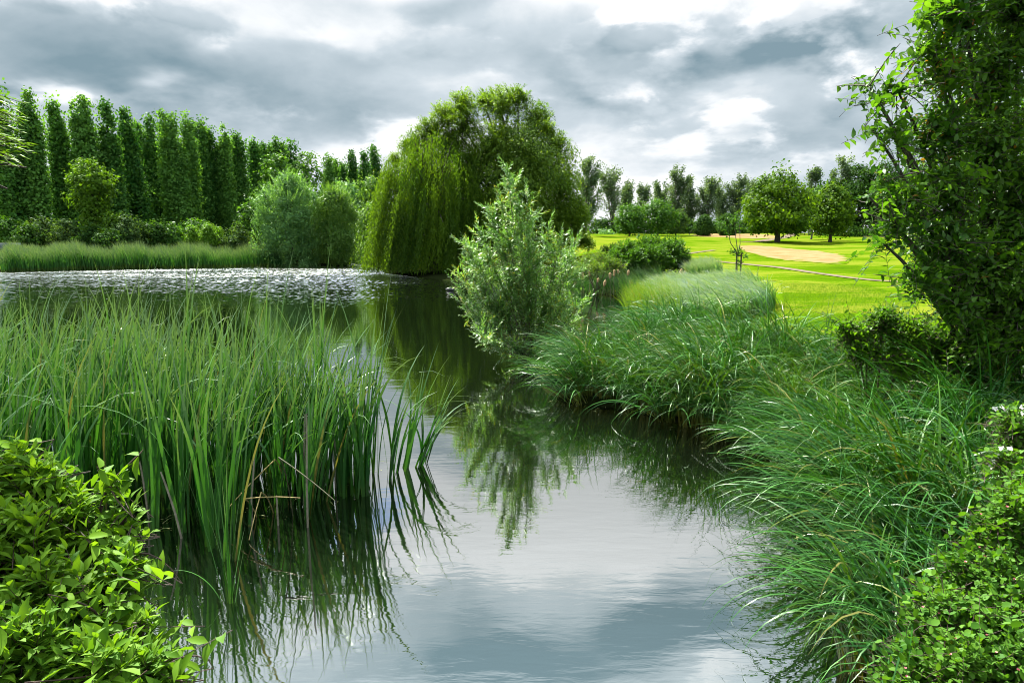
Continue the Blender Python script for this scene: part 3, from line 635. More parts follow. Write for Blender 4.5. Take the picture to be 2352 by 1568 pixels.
# ------------------------------------------------------------------ centre: weeping willow and tall willow
def weeping(px, Y, top, wpx, label):
    b = foot(px, Y); b[2] = max(b[2], .1); H = at(px, top, Y)[2]-b[2]; Rr = wpx/2/F*Y
    g = Geo(); tg = Geo()
    tube(tg, np.array([[0,0,-.3],[.1,0,1.5],[-.1,.1,3.2],[.1,0,5.0]]), [.62,.5,.45,.36], 9)
    nb = 190
    az = rng.uniform(0, 6.28, nb); rr = Rr*rng.random(nb)**.55*rng.uniform(.85, 1.06, nb)
    zt = H*(1-.42*(rr/Rr)**2.2)*rng.uniform(.86, 1.0, nb); zt[::2] *= rng.uniform(.45, .9, len(zt[::2]))
    Bp = np.stack([np.cos(az)*rr, np.sin(az)*rr*.85, zt], -1)
    for i in range(0, nb, 3):
        q = np.array([0, 0, rng.uniform(2.6, 4.8)]); m = (q+Bp[i])/2 + np.array([0, 0, 1.8])
        tube(tg, bez(q, m, Bp[i], 8), np.linspace(.17, .03, 8), 5)
    for i in range(nb):
        ns = 15; n = 46
        st = Bp[i] + rng.normal(0, .33, (ns, 3)); out = np.array([math.cos(az[i]), math.sin(az[i]), 0])
        end = np.where(rng.random(ns) < rng.choice([.2, .75, .95]), rng.uniform(-.1, .3, ns), rng.uniform(.8, 5, ns)); ln = np.clip(st[:, 2]-end, 1.2, 9.5)*rng.uniform(.94, 1, ns)
        t = np.linspace(0, 1, n)
        P = st[:, None] + out[None, None]*(np.sqrt(t)[None, :, None]*(rng.uniform(.2, 1.3) + rng.uniform(-.15, .15, (ns, 1, 1)))) - np.array([0, 0, 1])*(t**1.25*1.0)[None, :, None]*ln[:, None, None]
        P = P + np.array([-.18, -.03, 0])*(t**2)[None, :, None]*ln[:, None, None]*.7 + rng.normal(0, .05, (ns, n, 3))
        P = P.reshape(-1, 3); P[:, 2] = np.maximum(P[:, 2], .05)
        m = len(P); D = np.array([-.1, 0, -1.]) + rng.normal(0, .42, (m, 3)); Nn = norm(out*.8 + rng.normal(0, .6, (m, 3)) + [0, 0, .2])
        tb = rng.random()
        leaves(g, P, D, Nn, .27*rng.uniform(.7, 1.2, m), .062, np.clip(.75*tb + .3*rng.random(m), 0, .999))
    return plant('weeping_willow', label, 'tree', b, g, LM['weeping'], tg, BARK)
weeping(990, 58.5, 302, 246, 'yellow green weeping willow with long curtains hanging to the pond')
def tall_willow(px, Y, top, wpx, label):
    b = foot(px, Y); H = at(px, top, Y)[2]-b[2]; Rr = wpx/2/F*Y
    g = Geo(); ends = []
    balls = []
    for bx, by, br, dy in [(1150,250,60,0),(1230,275,50,.6),(1275,340,46,1),(1060,290,60,-.5),(1130,340,70,-1.2),(1220,390,70,-1),(1290,430,55,0),(1300,500,50,-.6),(1230,500,60,-1.8),(1170,440,60,-1.5),(1080,380,60,-.6),(1110,235,36,1),(1190,225,36,.2),(1320,520,30,0),(1255,300,30,-1),(1040,330,40,.5),(1120,470,50,-2.2),(1180,540,60,-1.6),(1290,560,46,0),(1320,470,34,0),(1330,545,34,.5),(1240,570,60,-1.5),(1110,560,60,-2),(1010,330,48,0),(960,330,40,.5),(1035,420,60,-1),(1345,560,26,.5),(1060,500,60,-1.5),(1330,500,40,0),(1270,520,50,-1),(985,302,42,0),(1020,268,42,0),(940,340,36,0),(905,372,26,0),(1060,240,40,0),(960,380,45,-1.5),(915,430,34,-1)]:
        p = at(bx, by, Y+dy) - b; r = br/F*Y*.95; balls.append((*p, r))
    T, D, k = ball_tips(balls, 12000, up=.25, bias=.5)
    D = norm(D + np.array([-.25, 0, -.15])); tb = rng.random(len(balls))
    st = shoots(g, None, T, D, .95, 13, .27, .085, .7, T_DIA, .25+.5*tb[k]*.9, sag=.25)
    C, _ = crown(g, (0, 0, H*.15), H*.72, Rr*.85, P_EGG, 1300, 38, .28, .11, .8, shell=.5, droop=.5, lean=(.3, 0))
    tg = Geo(); tube(tg, np.array([[0,0,-.3],[.1,0,2.2],[0,.1,4.5]]), [.6,.48,.38], 9)
    for i, q in enumerate(balls):
        q = np.array(q[:3]); tube(tg, bez([0, 0, rng.uniform(2.5, 4.3)], q*[.35, .35, .65], q, 9), np.linspace(.22, .04, 9), 6)
    stems_to(tg, np.zeros(3), [], st, k, 0, 0) if False else None
    for i in range(0, len(st), 14):
        c = np.array(balls[k[i]][:3]); tube(tg, bez(c, (c+st[i])/2, st[i], 4), np.linspace(.035, .012, 4), 4)
    return plant('willow_tree', label, 'tree', b, g, LM['crack'], tg, BARK)
tall_willow(1190, 61, 208, 330, 'tallest airy willow rising behind the weeping willow with branches showing')

# ------------------------------------------------------------------ right: distant trees
def airy(px, top, wpx, Y, label, dens=1.0, mat='poplar_far', lean=0):
    b = foot(px, Y); H = at(px, top, Y)[2]-b[2]; Rx = wpx/2/F*Y; g = Geo(); tg = Geo(); lead = []
    for i in range(3 if wpx > 45 else 2):
        tp = np.array([0 if i == 0 else rng.choice([-1, 1])*rng.uniform(.25, .6)*Rx, rng.uniform(-.4, .4)*Rx, H*(.97 if i == 0 else rng.uniform(.74, .95))])
        P = bez([0, 0, -.3], [tp[0]*.35, tp[1]*.35, H*.45], tp, 8); lead.append(P); tube(tg, P, np.linspace(.24 if i == 0 else .14, .03, 8), 6)
    nb = int(40*max(.7, wpx/60)); tt = np.linspace(0, 1, 8)
    for i in range(nb):
        P = lead[int(rng.integers(len(lead)))]; h = rng.uniform(.12, .97); az = rng.uniform(0, 6.28)
        q = np.array([np.interp(h, tt, P[:, c]) for c in range(3)]); l = Rx*(.25+.95*(1.05-h)**.8)*rng.uniform(.35, 1.1)
        e = q + np.array([math.cos(az)*l, math.sin(az)*l, l*rng.uniform(.7, 1.7)+.35])
        tube(tg, bez(q, (q+e)/2-[0, 0, .2], e, 5), np.linspace(.06, .015, 5), 4)
        n = int(150*dens); t = rng.random(n)**.75
        O = q + (e-q)*(t*1.08)[:, None] + rng.normal(0, .27, (n, 3))*[1, 1, 1.25]
        Nn = unit(n) + [0, 0, .3]; D = unit(n) + [0, 0, .3]; s = rng.uniform(.7, 1.3, n)
        leaves(g, O, D, Nn, .30*s, .19*s, np.clip(.55*rng.random()+.45*rng.random(n), 0, .999))
    return plant('slender_tree', label, 'tree', b, g, LM[mat], tg, BARK_PALE, 'thin poplars along the far edge of the lawn')
AIRY = [(1346,372,64,112,'airy grey green tree half hidden by the tall willow',1.0),(1408,392,72,128,'sparse thin tree with pale trunk standing alone right of the willow',.6),(1442,418,46,132,'small grey green tree close right of the sparse thin tree',1.1),
 (1472,424,30,138,'narrow small grey green tree in the gap of the far row',1.0),(1510,412,50,140,'grey green tree at the left end of the dense far row',1.2),(1548,396,60,138,'tallest tree of the dense far row right of the gap',1.2),
 (1585,410,46,140,'grey green far tree right of the tallest one',1.2),(1624,408,56,138,'grey green far tree above the left dome shaped tree',1.2),(1656,420,46,141,'grey green far tree between the two dome shaped trees',1.2),
 (1690,412,54,139,'grey green far tree above the right dome shaped tree',1.2),(1722,418,50,141,'grey green far tree left of the large lime tree',1.1),(1752,424,36,142,'far tree showing just behind the lime tree crown',1.1)]
for px, top, w, Y, lb, dn in AIRY: airy(px, top, w*1.1, Y, lb, dn)
for lb, px, top, w, Y, mt in [('dark hedge clump behind the lawn crest right of the willow', 1385, 500, 80, 127, 'dark'), ('dark far hedge clump left of the round green trees', 1430, 498, 60, 129, 'dark'),
    ('far hedge clump behind the two round green trees', 1500, 505, 100, 131, 'dark'), ('dark far hedge clump left of the dome shaped trees', 1575, 502, 90, 132, 'dark'),
    ('dark far hedge clump between the dome shaped trees', 1646, 500, 80, 132, 'dark'), ('dark far hedge clump right of the dome shaped trees', 1712, 502, 90, 132, 'dark'),
    ('dark far hedge behind the lime tree trunk', 1790, 508, 110, 133, 'dark'), ('pale low bush on the crest below the sparse thin tree', 1392, 531, 50, 122, 'silver')]:
    simple_tree('hedge_shrub', lb, px, top, w, Y, LM[mt], P_DOME, 0, 1.0, .42, .9, 'shrub', 'hedge along the far edge of the lawn')
simple_tree('round_tree', 'dark green tree at the left of the round pair on the crest', 1446, 464, 68, 112, LM['mid'], P_ROUND, .12, 1.1, .36, .75)
simple_tree('round_tree', 'dense rounded green tree at the right of the pair on the crest', 1512, 455, 86, 113, LM['mid'], P_ROUND, .14, 1.1, .36, .8)
simple_tree('willow_tree', 'pale green willow behind the rounded tree on the crest', 1553, 472, 60, 118, LM['olive'], P_EGG, .1, 1.0, .36, .8, droop=.5)
for lb, px in [('left dark dome shaped clipped tree on the crest', 1618), ('right dark dome shaped clipped tree on the crest', 1672)]:
    simple_tree('dome_tree', lb, px, 492 if px < 1640 else 488, 38, 116, LM['dark'], P_DOME, .02, 2.2, .24, .5, group='pair of dome shaped trees', shell=.25, lob=.05, nl=40)
gb = G(1788, 556)
simple_tree('lime_tree', 'large round lime tree with yellow green top on the lawn', 1788, 376, 160, gb[1], LM['lime'], P_POINT, .15, 1.5, .33, .85, nl=42, r=.26, lob=.12, droop=.35)
g2 = G(1910, 556)
simple_tree('small_lime_tree', 'smaller round lime tree with clear trunk right of the large one', 1910, 413, 100, g2[1], LM['lime'], P_POINT, .17, 1.4, .30, .7, nl=40, r=.17, droop=.3)
simple_tree('broadleaf_tree', 'green tree with pale leaning trunk between the two lime trees', 1866, 432, 64, 96, LM['mid'], P_EGG, .3, 1.0, .32, .75, bark=BARK_PALE, r=.1, lean=(.6, 0))
airy(1862, 388, 40, 116, 'drooping birch rising behind the two lime trees', 1.2)
airy(1922, 366, 70, 122, 'feathery thin topped tree left of the dark wood', 1.3)
for lb, px, top, w, Y in [('dark green tree at the left of the wood beyond the lime trees', 1900, 402, 90, 118), ('tall dark tree in the middle of the wood beyond the lime trees', 1970, 372, 110, 118), ('tall dark tree of the wood beside the leafy tree', 2030, 366, 120, 116), ('dark tree behind the leafy tree at the right', 2110, 360, 130, 118), ('mid green tree low behind the smaller lime tree', 1830, 440, 80, 120)]:
    simple_tree('dark_tree', lb, px, top, w, Y, LM['dark'], P_EGG, .12, 1.0, .42, 1.05, group='dark wood beyond the lawn', r=.22)
for lb, px, w in [('dark low hedge at the left foot of the wood', 1930, 110), ('dark low hedge at the right foot of the wood', 2010, 110)]:
    simple_tree('hedge_shrub', lb, px, 510, w, 112, LM['dark'], P_DOME, 0, 1.1, .34, .8, 'shrub', 'hedge under the dark wood')
# ------------------------------------------------------------------ reeds and grasses
def in_poly(x, y, poly):
    ins = np.zeros(x.shape, bool); n = len(poly)
    for i in range(n):
        a, b = poly[i], poly[(i+1) % n]
        c = ((a[1] <= y) & (b[1] > y)) | ((b[1] <= y) & (a[1] > y))
        ins ^= c & (x < a[0] + (y-a[1])/(b[1]-a[1]+1e-12)*(b[0]-a[0]))
    return ins
def scatter(poly, n, jitter=None):
    poly = np.asarray(poly); lo, hi = poly.min(0), poly.max(0); out = np.zeros((0, 2))
    while len(out) < n:
        q = rng.uniform(lo, hi, (n*3, 2)); out = np.concatenate([out, q[in_poly(q[:, 0], q[:, 1], poly)]])
    return out[:n]
def spaced(poly, n, dmin):
    c = scatter(poly, n*14); keep = []
    for p in c:
        if all((p[0]-q[0])**2+(p[1]-q[1])**2 > dmin*dmin for q in keep): keep.append(p)
        if len(keep) >= n: break
    return np.array(keep)

# far reed bed along the opposite bank
def far_reeds():
    g = Geo()
    px = rng.uniform(8, 650, 15000); Yd = 62.3 + px*.0225; dep = rng.random(len(px))**1.4*8
    Y = Yd + dep + .8; X = (px-1176)/F*Y*1.0
    edge = sstep(8, 40, px)
    b = np.stack([X, Y, np.maximum(terrain(X, Y), -.1)], -1)
    n = len(px)
    hgt = rng.uniform(1.7, 2.45, n)*(.65+.35*edge)*(1+.10*np.sin(px*.045)+.06*np.sin(px*.13+2))
    cl = np.sin(X*1.9)*.5+np.sin(X*.7+Y*.4)*.5
    blades(g, b, rng.normal(2.9, .7, n), rng.uniform(0, .16, n), rng.uniform(.1, 1.1, n), hgt, rng.uniform(.035, .07, n), np.clip(rng.random(n)*.75+.2*(cl*.5+.5), 0, .999), K=5, p=2.6)
    o = part('reeds', g, LM['farreed']); tag(o, 'long pale green reed bed along the far bank of the pond', 'reeds', None, 'stuff')
    g = Geo(); n = 900; px = rng.uniform(818, 878, n); Y = rng.uniform(86.2, 89, n); X = (px-1176)/F*Y
    b = np.stack([X, Y, np.maximum(terrain(X, Y), -.1)], -1)
    blades(g, b, rng.normal(2.9, .9, n), rng.uniform(0, .16, n), rng.uniform(.1, .8, n), rng.uniform(1.6, 2.3, n), rng.uniform(.04, .08, n), rng.random(n)*.97, K=4, p=2.4)
    o = part('reeds', g, LM['farreed']); tag(o, 'small patch of reeds between the willow bush and weeping willow', 'reeds', None, 'stuff')
far_reeds()

# foreground cattails standing in the water
def cattail_mesh(i):
    g = Geo(); n = int(rng.integers(6, 10)); face = rng.uniform(0, 3.14)
    az = face + np.where(rng.random(n) < .5, 0, np.pi) + rng.normal(0, .4, n)
    az = np.where(rng.random(n) < .55, rng.normal(.15, .6, n), az)
    b = np.concatenate([rng.normal(0, .028, (n, 2)), np.zeros((n, 1))], 1)
    ln = rng.uniform(1.55, 2.5, n); bend = rng.uniform(.05, .70, n); bend[rng.random(n) < .13] = rng.uniform(1.0, 2.2)
    blades(g, b, az, rng.uniform(.0, .13, n), bend, ln, rng.uniform(.028, .046, n), np.clip(rng.random(n)*.98 + (rng.random(n) < .02)*.5, 0, .999), K=11, p=2.6, twist=rng.uniform(-.9, .9, n))
    return g.mesh('cattail_leaves', True)
CT = [cattail_mesh(i) for i in range(18)]
for me in CT: me.materials.append(LM['cattail'])
BED = [W(*p) for p in [(262,1180),(330,1212),(430,1240),(520,1225),(600,1210),(700,1185),(790,1150),(850,1125),(880,1100),(845,1050),(760,1030),(640,1030),(520,1000),(380,985),(250,1000)]]
BACK = [W(*p) for p in [(262,1185),(330,1100),(420,1000),(380,940),(200,905),(-60,900),(-330,960),(-300,1120),(-100,1250),(120,1250)]]
pts = list(spaced(BED, 150, .10)) + list(spaced(BACK, 92, .20))
extra = [W(*p) for p in [(905,1085),(925,1078),(948,1070),(965,1062),(895,1105),(700,1195),(840,1135),(815,1140),(520,1290),(490,1260)]]
def cattail(x, y, k, s, label, group, rz=None, tilt=(0, 0)):
    o = bpy.data.objects.new('cattail_plant', CT[k]); COL.objects.link(o)
    o.location = (x, y, min(tz(x, y), -.02) if pond_sd(x, y) > 0 else tz(x, y)); o.location.z = max(o.location.z, -.22)
    o.rotation_euler = (tilt[0], tilt[1], rng.uniform(-.7, .7) if rz is None else rz); o.scale = (1, 1, s)
    return tag(o, label, 'cattail', group)
for i, p in enumerate(pts):
    cattail(p[0], p[1], i % len(CT), (rng.uniform(1.12, 1.26) if rng.random() < .12 else rng.uniform(.80, 1.06)), 'upright green cattail plant with long narrow blades in the foreground reed bed', 'cattails in the foreground reed bed', tilt=(rng.normal(0, .05), rng.normal(.03, .05)))
for i, p in enumerate(extra):
    cattail(p[0], p[1], (i*5+3) % len(CT), rng.uniform(.62, .8) if i < 5 else rng.uniform(.8, 1.0), 'slender cattail plant standing apart in open water beside the foreground reed bed', 'outlying cattails in the open water', tilt=(rng.normal(0, .08), rng.uniform(.05, .3) if i < 4 else rng.normal(0, .06)))
def cattail_stuff():
    g = Geo(); q = scatter(BACK, 430); q2 = scatter(BED, 50); q = np.concatenate([q, q2]); n = len(q)
    b = np.concatenate([q, np.full((n, 1), -.15)], 1)
    blades(g, b, rng.normal(.2, .8, n), rng.uniform(0, .2, n), np.where(rng.random(n) < .4, rng.uniform(.9, 2.0, n), rng.uniform(.1, .7, n)), rng.uniform(1.4, 2.2, n), rng.uniform(.026, .042, n), rng.random(n), K=9, p=2.2, twist=rng.uniform(-.9, .9, n))
    tag(part('reeds', g, LM['cattail']), 'dense mass of bent cattail leaves filling the reed bed', 'reeds', None, 'stuff')
cattail_stuff()
# the clump standing alone in the water in front of the bed
def lone_clump():
    x, y = W(527, 1385); e = empty('cattail_clump', (x, y, -.12), 'single bright cattail fan with one drooping leaf, in front of the reed bed', 'cattail')
    g = Geo()
    az = np.array([3.05, .1, 2.9, .35, 1.4, 3.5, -.3, 2.2]); ln = np.array([1.25, 1.05, 1.5, .75, 1.35, .9, .62, 1.1])
    blades(g, np.stack([np.linspace(-.025, .025, 8), rng.normal(0, .012, 8), np.zeros(8)], 1), az, np.array([.16, .10, .06, .17, .02, .1, .2, .05]), np.array([.2, .12, .1, .1, .15, .2, .1, .1]), ln, .019, rng.uniform(.3, .9, 8), K=12, p=1.8, twist=.4)
    part('leaves', g, LM['cattail'], e)
    g = Geo(); blades(g, np.array([[-.02, -.01, 0]]), 3.1, .22, 3.0, .95, .019, .8, K=18, p=1.6, twist=.5)
    tag(part('drooping_leaf', g, LM['cattail'], e), 'arched leaf with a brown hanging tip')
lone_clump()
DEAD = plain_mat('dead_reed', (0.30, 0.27, 0.20), (0.17, 0.15, 0.11), .8, 14)
STRAW = plain_mat('straw', (0.42, 0.33, 0.12), (0.26, 0.20, 0.07), .7, 10)
for lb, px, py, h, lean in [('pale grey broken reed stem, tallest of the dead ones', 706, 1210, 1.15, .03), ('second pale dead reed stem beside the tallest one', 697, 1160, 1.0, .05), ('short dead reed stump left of the tall dead stem', 640, 1205, .3, -.05),
                            ('grey dead stem at the left end of the reed bed', 345, 1190, .6, -.12), ('leaning grey dead stem low in the reed bed', 425, 1235, .65, -.3), ('dead grey stem behind the outer cattails', 770, 1120, .9, .02), ('thin dead grey stem in the middle of the reed bed', 575, 1205, .7, .1)]:
    x, y = W(px, py); g = Geo(); tube(g, np.array([[0,0,-.2],[lean*h*.4,0,h*.4],[lean*h*.8,.02,h*.8],[lean*h,.02,h]]), [.011,.010,.009,.007], 6)
    o = part('dead_stem', g, DEAD); o.location = (x, y, 0); tag(o, lb, 'reed stem', 'dead stems in the reed bed')
for lb, a, b_ in [('straw yellow bent stalk sloping down to the water', (632,1055,.3), (512,1180,.25)), ('short straw yellow stalk hanging near the lone cattail', (600,1130,.1), (572,1240,-.1)), ('thin tan stalk lying flat across the dead stem', (560,1145,0), (690,1143,0)), ('green stalk bent down to the water on the right', (640,1050,0), (770,1150,-.2))]:
    P0 = np.append(W(a[0], a[1]+90), .0); p1 = at(a[0], a[1], 6.4+a[2]); p2 = at(b_[0], b_[1], 6.2+b_[2]); p2[2] = max(p2[2], .02)
    g = Geo(); tube(g, bez(p1, (p1+p2)/2+[0, 0, .03], p2, 6), [.007, .007, .006, .006, .005, .004], 5); tube(g, bez(p1 + [.0, .35, -p1[2]-.1], p1+[0, .2, -.1], p1, 5), .006, 5)
    o = part('bent_stalk', g, STRAW if 'green' not in lb else GREEN_TWIG); tag(o, lb, 'reed stalk', 'bent stalks in the reed bed')

# sedge tussocks on the right bank
def tussock(i, nb=92, long=1.0):
    g = Geo()
    az = np.where(rng.random(nb) < .68, rng.normal(3.35, .75, nb), rng.uniform(0, 6.28, nb))
    r = .22*np.sqrt(rng.random(nb)); a2 = rng.uniform(0, 6.28, nb)
    b = np.stack([np.cos(a2)*r, np.sin(a2)*r, np.full(nb, -.05)], 1)
    blades(g, b, az, rng.uniform(.02, .42, nb), rng.uniform(.9, 2.9, nb), rng.uniform(.9, 1.75, nb)*long, rng.uniform(.013, .025, nb), rng.random(nb), K=10, p=1.9)
    me = g.mesh('sedge_blades', True); me.materials.append(LM['sedge_warm' if i % 3 == 2 else 'sedge']); return me
TU = [tussock(i) for i in range(10)]
def low_tussock(i, nb=76):
    g = Geo(); az = np.where(rng.random(nb) < .8, rng.normal(3.3, .6, nb), rng.uniform(0, 6.28, nb))
    r = .2*np.sqrt(rng.random(nb)); a2 = rng.uniform(0, 6.28, nb); b = np.stack([np.cos(a2)*r, np.sin(a2)*r, np.full(nb, -.05)], 1)
    blades(g, b, az, rng.uniform(.25, .9, nb), rng.uniform(.8, 2.0, nb), rng.uniform(.9, 1.65, nb), rng.uniform(.013, .024, nb), rng.random(nb), K=10, p=1.7)
    me = g.mesh('sedge_blades', True); me.materials.append(LM['sedge_warm' if i % 3 == 2 else 'sedge']); return me
LOW = [low_tussock(i) for i in range(6)]
def put_tussock(x, y, me, label, group, s=1.0, rz=0):
    q = math.sin(x*2.3+1.1)*math.sin(y*1.9+.4) + .6*math.sin(x*1.1-y*1.35)
    if q < -.95 and 'waterline' not in label: return None      # bare dark gaps between the clumps
    s *= 1 + .20*q
    o = bpy.data.objects.new('sedge_tussock', me); COL.objects.link(o); o.location = (x, y, max(tz(x, y), -.05))
    o.rotation_euler = (0, 0, rz); o.scale = (s, s, s*rng.uniform(.92, 1.1)); return tag(o, label, 'sedge', group)
BANK = [W(*p) for p in [(1330,912),(1400,928),(1560,965),(1700,1022),(1800,1085),(1870,1020),(2000,960),(2070,930),(1960,915),(1850,893),(1700,858),(1560,818),(1400,832),(1335,852),(1300,880)]]
for i, p in enumerate(spaced(BANK, 100, .42)):
    d = float(-pond_sd(p[0], p[1]))
    put_tussock(p[0], p[1], TU[i % 10], 'tall arching sedge tussock on the bank behind the small willow', 'sedge tussocks on the middle bank', (rng.uniform(.62, .8) if p[0] < 2.6 and p[1] > 13.5 else rng.uniform(.84, 1.04)), rng.uniform(-.5, .9) if d < 1.2 else rng.uniform(-.6, .6))
NEARB = [W(*p) for p in [(1850,1085),(1985,1230),(2050,1300),(2060,1390),(2020,1500),(2040,1700),(2600,1700),(2760,1250),(2700,1000),(2420,930),(2200,900),(2050,900),(1900,1000)]]
for i, p in enumerate(spaced(NEARB, 82, .42)):
    put_tussock(p[0], p[1], (TU+LOW)[i % 16], 'dark green arching sedge tussock at the right edge of the pond', 'sedge tussocks on the near right bank', rng.uniform(.78, 1.0), rng.uniform(-.45, .45))
for lb, px, py, rz in [('sedge tussock with blades trailing flat on the water below the small willow', 1300, 925, -.25), ('low sedge tussock trailing over the water in front of the middle bank', 1800, 1068, -.2), ('large drooping sedge tussock reaching furthest over the water on the right', 1965, 1262, -.15)]:
    for k in range(3):
        x, y = W(px + 30 + k*16, py - k*9); put_tussock(x, y, LOW[(k*2) % 6], lb, 'group of ' + lb.split(' with')[0], 1.05, rz + rng.uniform(-.2, .2))
SHORE = [W(*p) for p in [(1285,915),(1400,935),(1560,970),(1700,1030),(1770,1052),(1905,1062),(1900,1150),(1935,1240),(1990,1300),(2005,1390),(1985,1500),(1960,1620)]]
SHORE = np.array(SHORE); sl_ = np.concatenate([[0], np.cumsum(np.hypot(*np.diff(SHORE, axis=0).T))])
for i, s_ in enumerate(np.arange(0, sl_[-1], .34)):
    x, y = np.interp(s_, sl_, SHORE[:, 0]) + (.12 if s_ > sl_[4] else .22) + rng.normal(0, .06), np.interp(s_, sl_, SHORE[:, 1]) + .08 + rng.normal(0, .06)
    near = s_ > sl_[4]
    put_tussock(x, y, (LOW if i % 3 == 0 else TU)[i % 6], 'dark green arching sedge tussock at the right edge of the pond' if near else 'sedge tussock rooted right on the waterline of the middle bank', 'sedge tussocks on the near right bank' if near else 'sedge tussocks along the waterline of the middle bank', rng.uniform(.75, .95), rng.uniform(-.3, .9) if not near else rng.uniform(-.4, .4))
# individual tall reed blades sticking out of the sedge on the right
def tall_blades():
    for lb, px, py, h, az, ln in [('broad upright reed blade rising from the sedge under the leafy tree', 2240, 1000, 1.15, 3.4, .15), ('broad reed blade leaning right beside the white flowers', 2205, 1250, 1.0, .2, .5), ('broad reed blade leaning left over the small leaved bush', 2180, 1260, 1.1, 3.3, .5), ('green reed shoot on the bank left of the leafy tree', 1890, 840, 1.2, .3, .12)]:
        p = W(px, py); g = Geo(); n = 5
        blades(g, np.zeros((n, 3)) + rng.normal(0, .02, (n, 3)), az + rng.normal(0, .5, n), ln + rng.normal(0, .08, n), rng.uniform(.1, .6, n), h*rng.uniform(.6, 1.1, n), .017, rng.random(n)*.9, K=9, p=2.2, twist=.5)
        o = part('reed_shoot', g, LM['cattail']); o.location = (p[0], p[1], max(tz(*p), 0)); tag(o, lb, 'reed')
tall_blades()

# pale wind-combed grass beds on the lawn edge
def pale_bed(pix, n, label, hr, name='tall_grass', azm=3.3, zb=.5, mat='palegrass', wr=(.018, .034), bend=(1.0, 2.1)):
    poly = [G(*p)[:2] for p in pix]; q = scatter(poly, n); cx = np.mean(poly, 0)
    d = np.abs(pond_sd(q[:, 0], q[:, 1]))
    g = Geo(); b = np.stack([q[:, 0], q[:, 1], terrain(q[:, 0], q[:, 1])-.03], 1)
    sw = .35*np.sin(q[:, 0]*1.3+q[:, 1]*.6)+.25*np.sin(q[:, 0]*.5-q[:, 1]*1.7)
    hv = 1 + .12*np.sin(q[:, 0]*1.1+1)*np.sin(q[:, 1]*.9)
    blades(g, b, rng.normal(azm, .55, n)+sw, rng.uniform(.02, .35, n), rng.uniform(*bend, n), rng.uniform(*hr, n)*hv, rng.uniform(*wr, n), rng.random(n), K=7, p=1.6)
    tag(part(name, g, LM[mat]), label, 'tall grass', None, 'stuff')
pale_bed([(1530,728),(1580,742),(1640,748),(1720,738),(1775,722),(1782,700),(1740,678),(1650,668),(1560,668),(1505,682),(1500,705)], 10500, 'pale green wind combed tall grass bed rounded against the lawn', (.95, 1.45))
pale_bed([(1575,640),(1600,645),(1650,642),(1664,634),(1640,628),(1590,629)], 1500, 'small pale silvery tall grass patch beside the dark shrub', (.9, 1.25), bend=(.5, 1.4))
pale_bed([(1300,668),(1400,681),(1470,684),(1530,664),(1525,640),(1440,638),(1330,645)], 3000, 'dark green cattail leaves around the little side pool', (1.0, 1.55), 'reeds', 3.2, mat='cattail', wr=(.016, .028), bend=(.3, 1.3))
pale_bed([(1440,745),(1500,748),(1580,752),(1560,725),(1510,700),(1470,705),(1445,722)], 1900, 'thin yellowish flowering grass between the sedge and the side pool', (.9, 1.4), 'tall_grass', 3.2, mat='weed', wr=(.010, .018), bend=(.2, 1.0))
pale_bed([(1240,880),(1300,900),(1330,830),(1290,790),(1240,820)], 700, 'short green grass around the foot of the small willow', (.4, .8), 'tall_grass', 3.2, mat='sedge', wr=(.007, .012), bend=(.4, 1.4))
def weeds():
    poly = [G(*p)[:2] for p in [(1445,740),(1500,745),(1570,745),(1555,715),(1500,692),(1455,708)]]; q = scatter(poly, 520); n = len(q)
    D = np.array([0, 0, 1.]) + rng.normal(0, .22, (n, 3)); h = rng.uniform(.75, 1.35, n)
    b = np.stack([q[:, 0], q[:, 1], terrain(q[:, 0], q[:, 1])], 1); g = Geo()
    shoots(g, None, b + norm(D)*h[:, None], D, h, 18, .075, .028, 1.1, T_DIA, rng.random(n))
    tag(part('weeds', g, LM['weed']), 'yellow green leafy weeds by the side pool', 'weeds', None, 'stuff')
weeds()
# brown cattail heads
HEAD = plain_mat('cattail_seed_head', (0.38, 0.28, 0.13), (0.24, 0.17, 0.075), .95, 25, .6)
HEADS = [(1336,632),(1342,640),(1356,632),(1381,655),(1369,646),(1404,637),(1410,632),(1423,626),(1436,630),(1447,655),(1496,658),(1511,655),(1516,664),(1554,626),(1562,636),(1566,634),(1548,678),(1318,652)]
for i, (px, py) in enumerate(HEADS):
    Y = 33.2 + (i*7 % 5)*.5; p = at(px, py, Y); zb = max(tz(p[0], Y), -.1); h = p[2]-zb
    e = empty('bulrush_plant', (p[0], Y, zb), 'brown fluffy cattail seed head on a tall stalk by the side pool', 'cattail', 'brown cattail heads by the side pool')
    g = Geo(); tube(g, np.array([[0, 0, -.1], [.01, 0, h*.5], [.02, 0, h*.99]]), .008, 5, .5); part('stem', g, GREEN_TWIG, e)
    g = Geo(); L_ = rng.uniform(.24, .36); t = np.linspace(0, 1, 10); rad = (.02+.045*np.sqrt(np.clip(np.sin(np.pi*t), 0, 1)))*(1+rng.normal(0, .13, 10)); rad[0] = rad[-1] = .008
    tube(g, np.stack([.02+.02*t, 0*t, h-.06+L_*t], 1), rad, 8); part('seed_head', g.mesh('seed_head', True), HEAD, e); e.rotation_euler = (rng.normal(0, .05), rng.normal(.03, .07), 0)

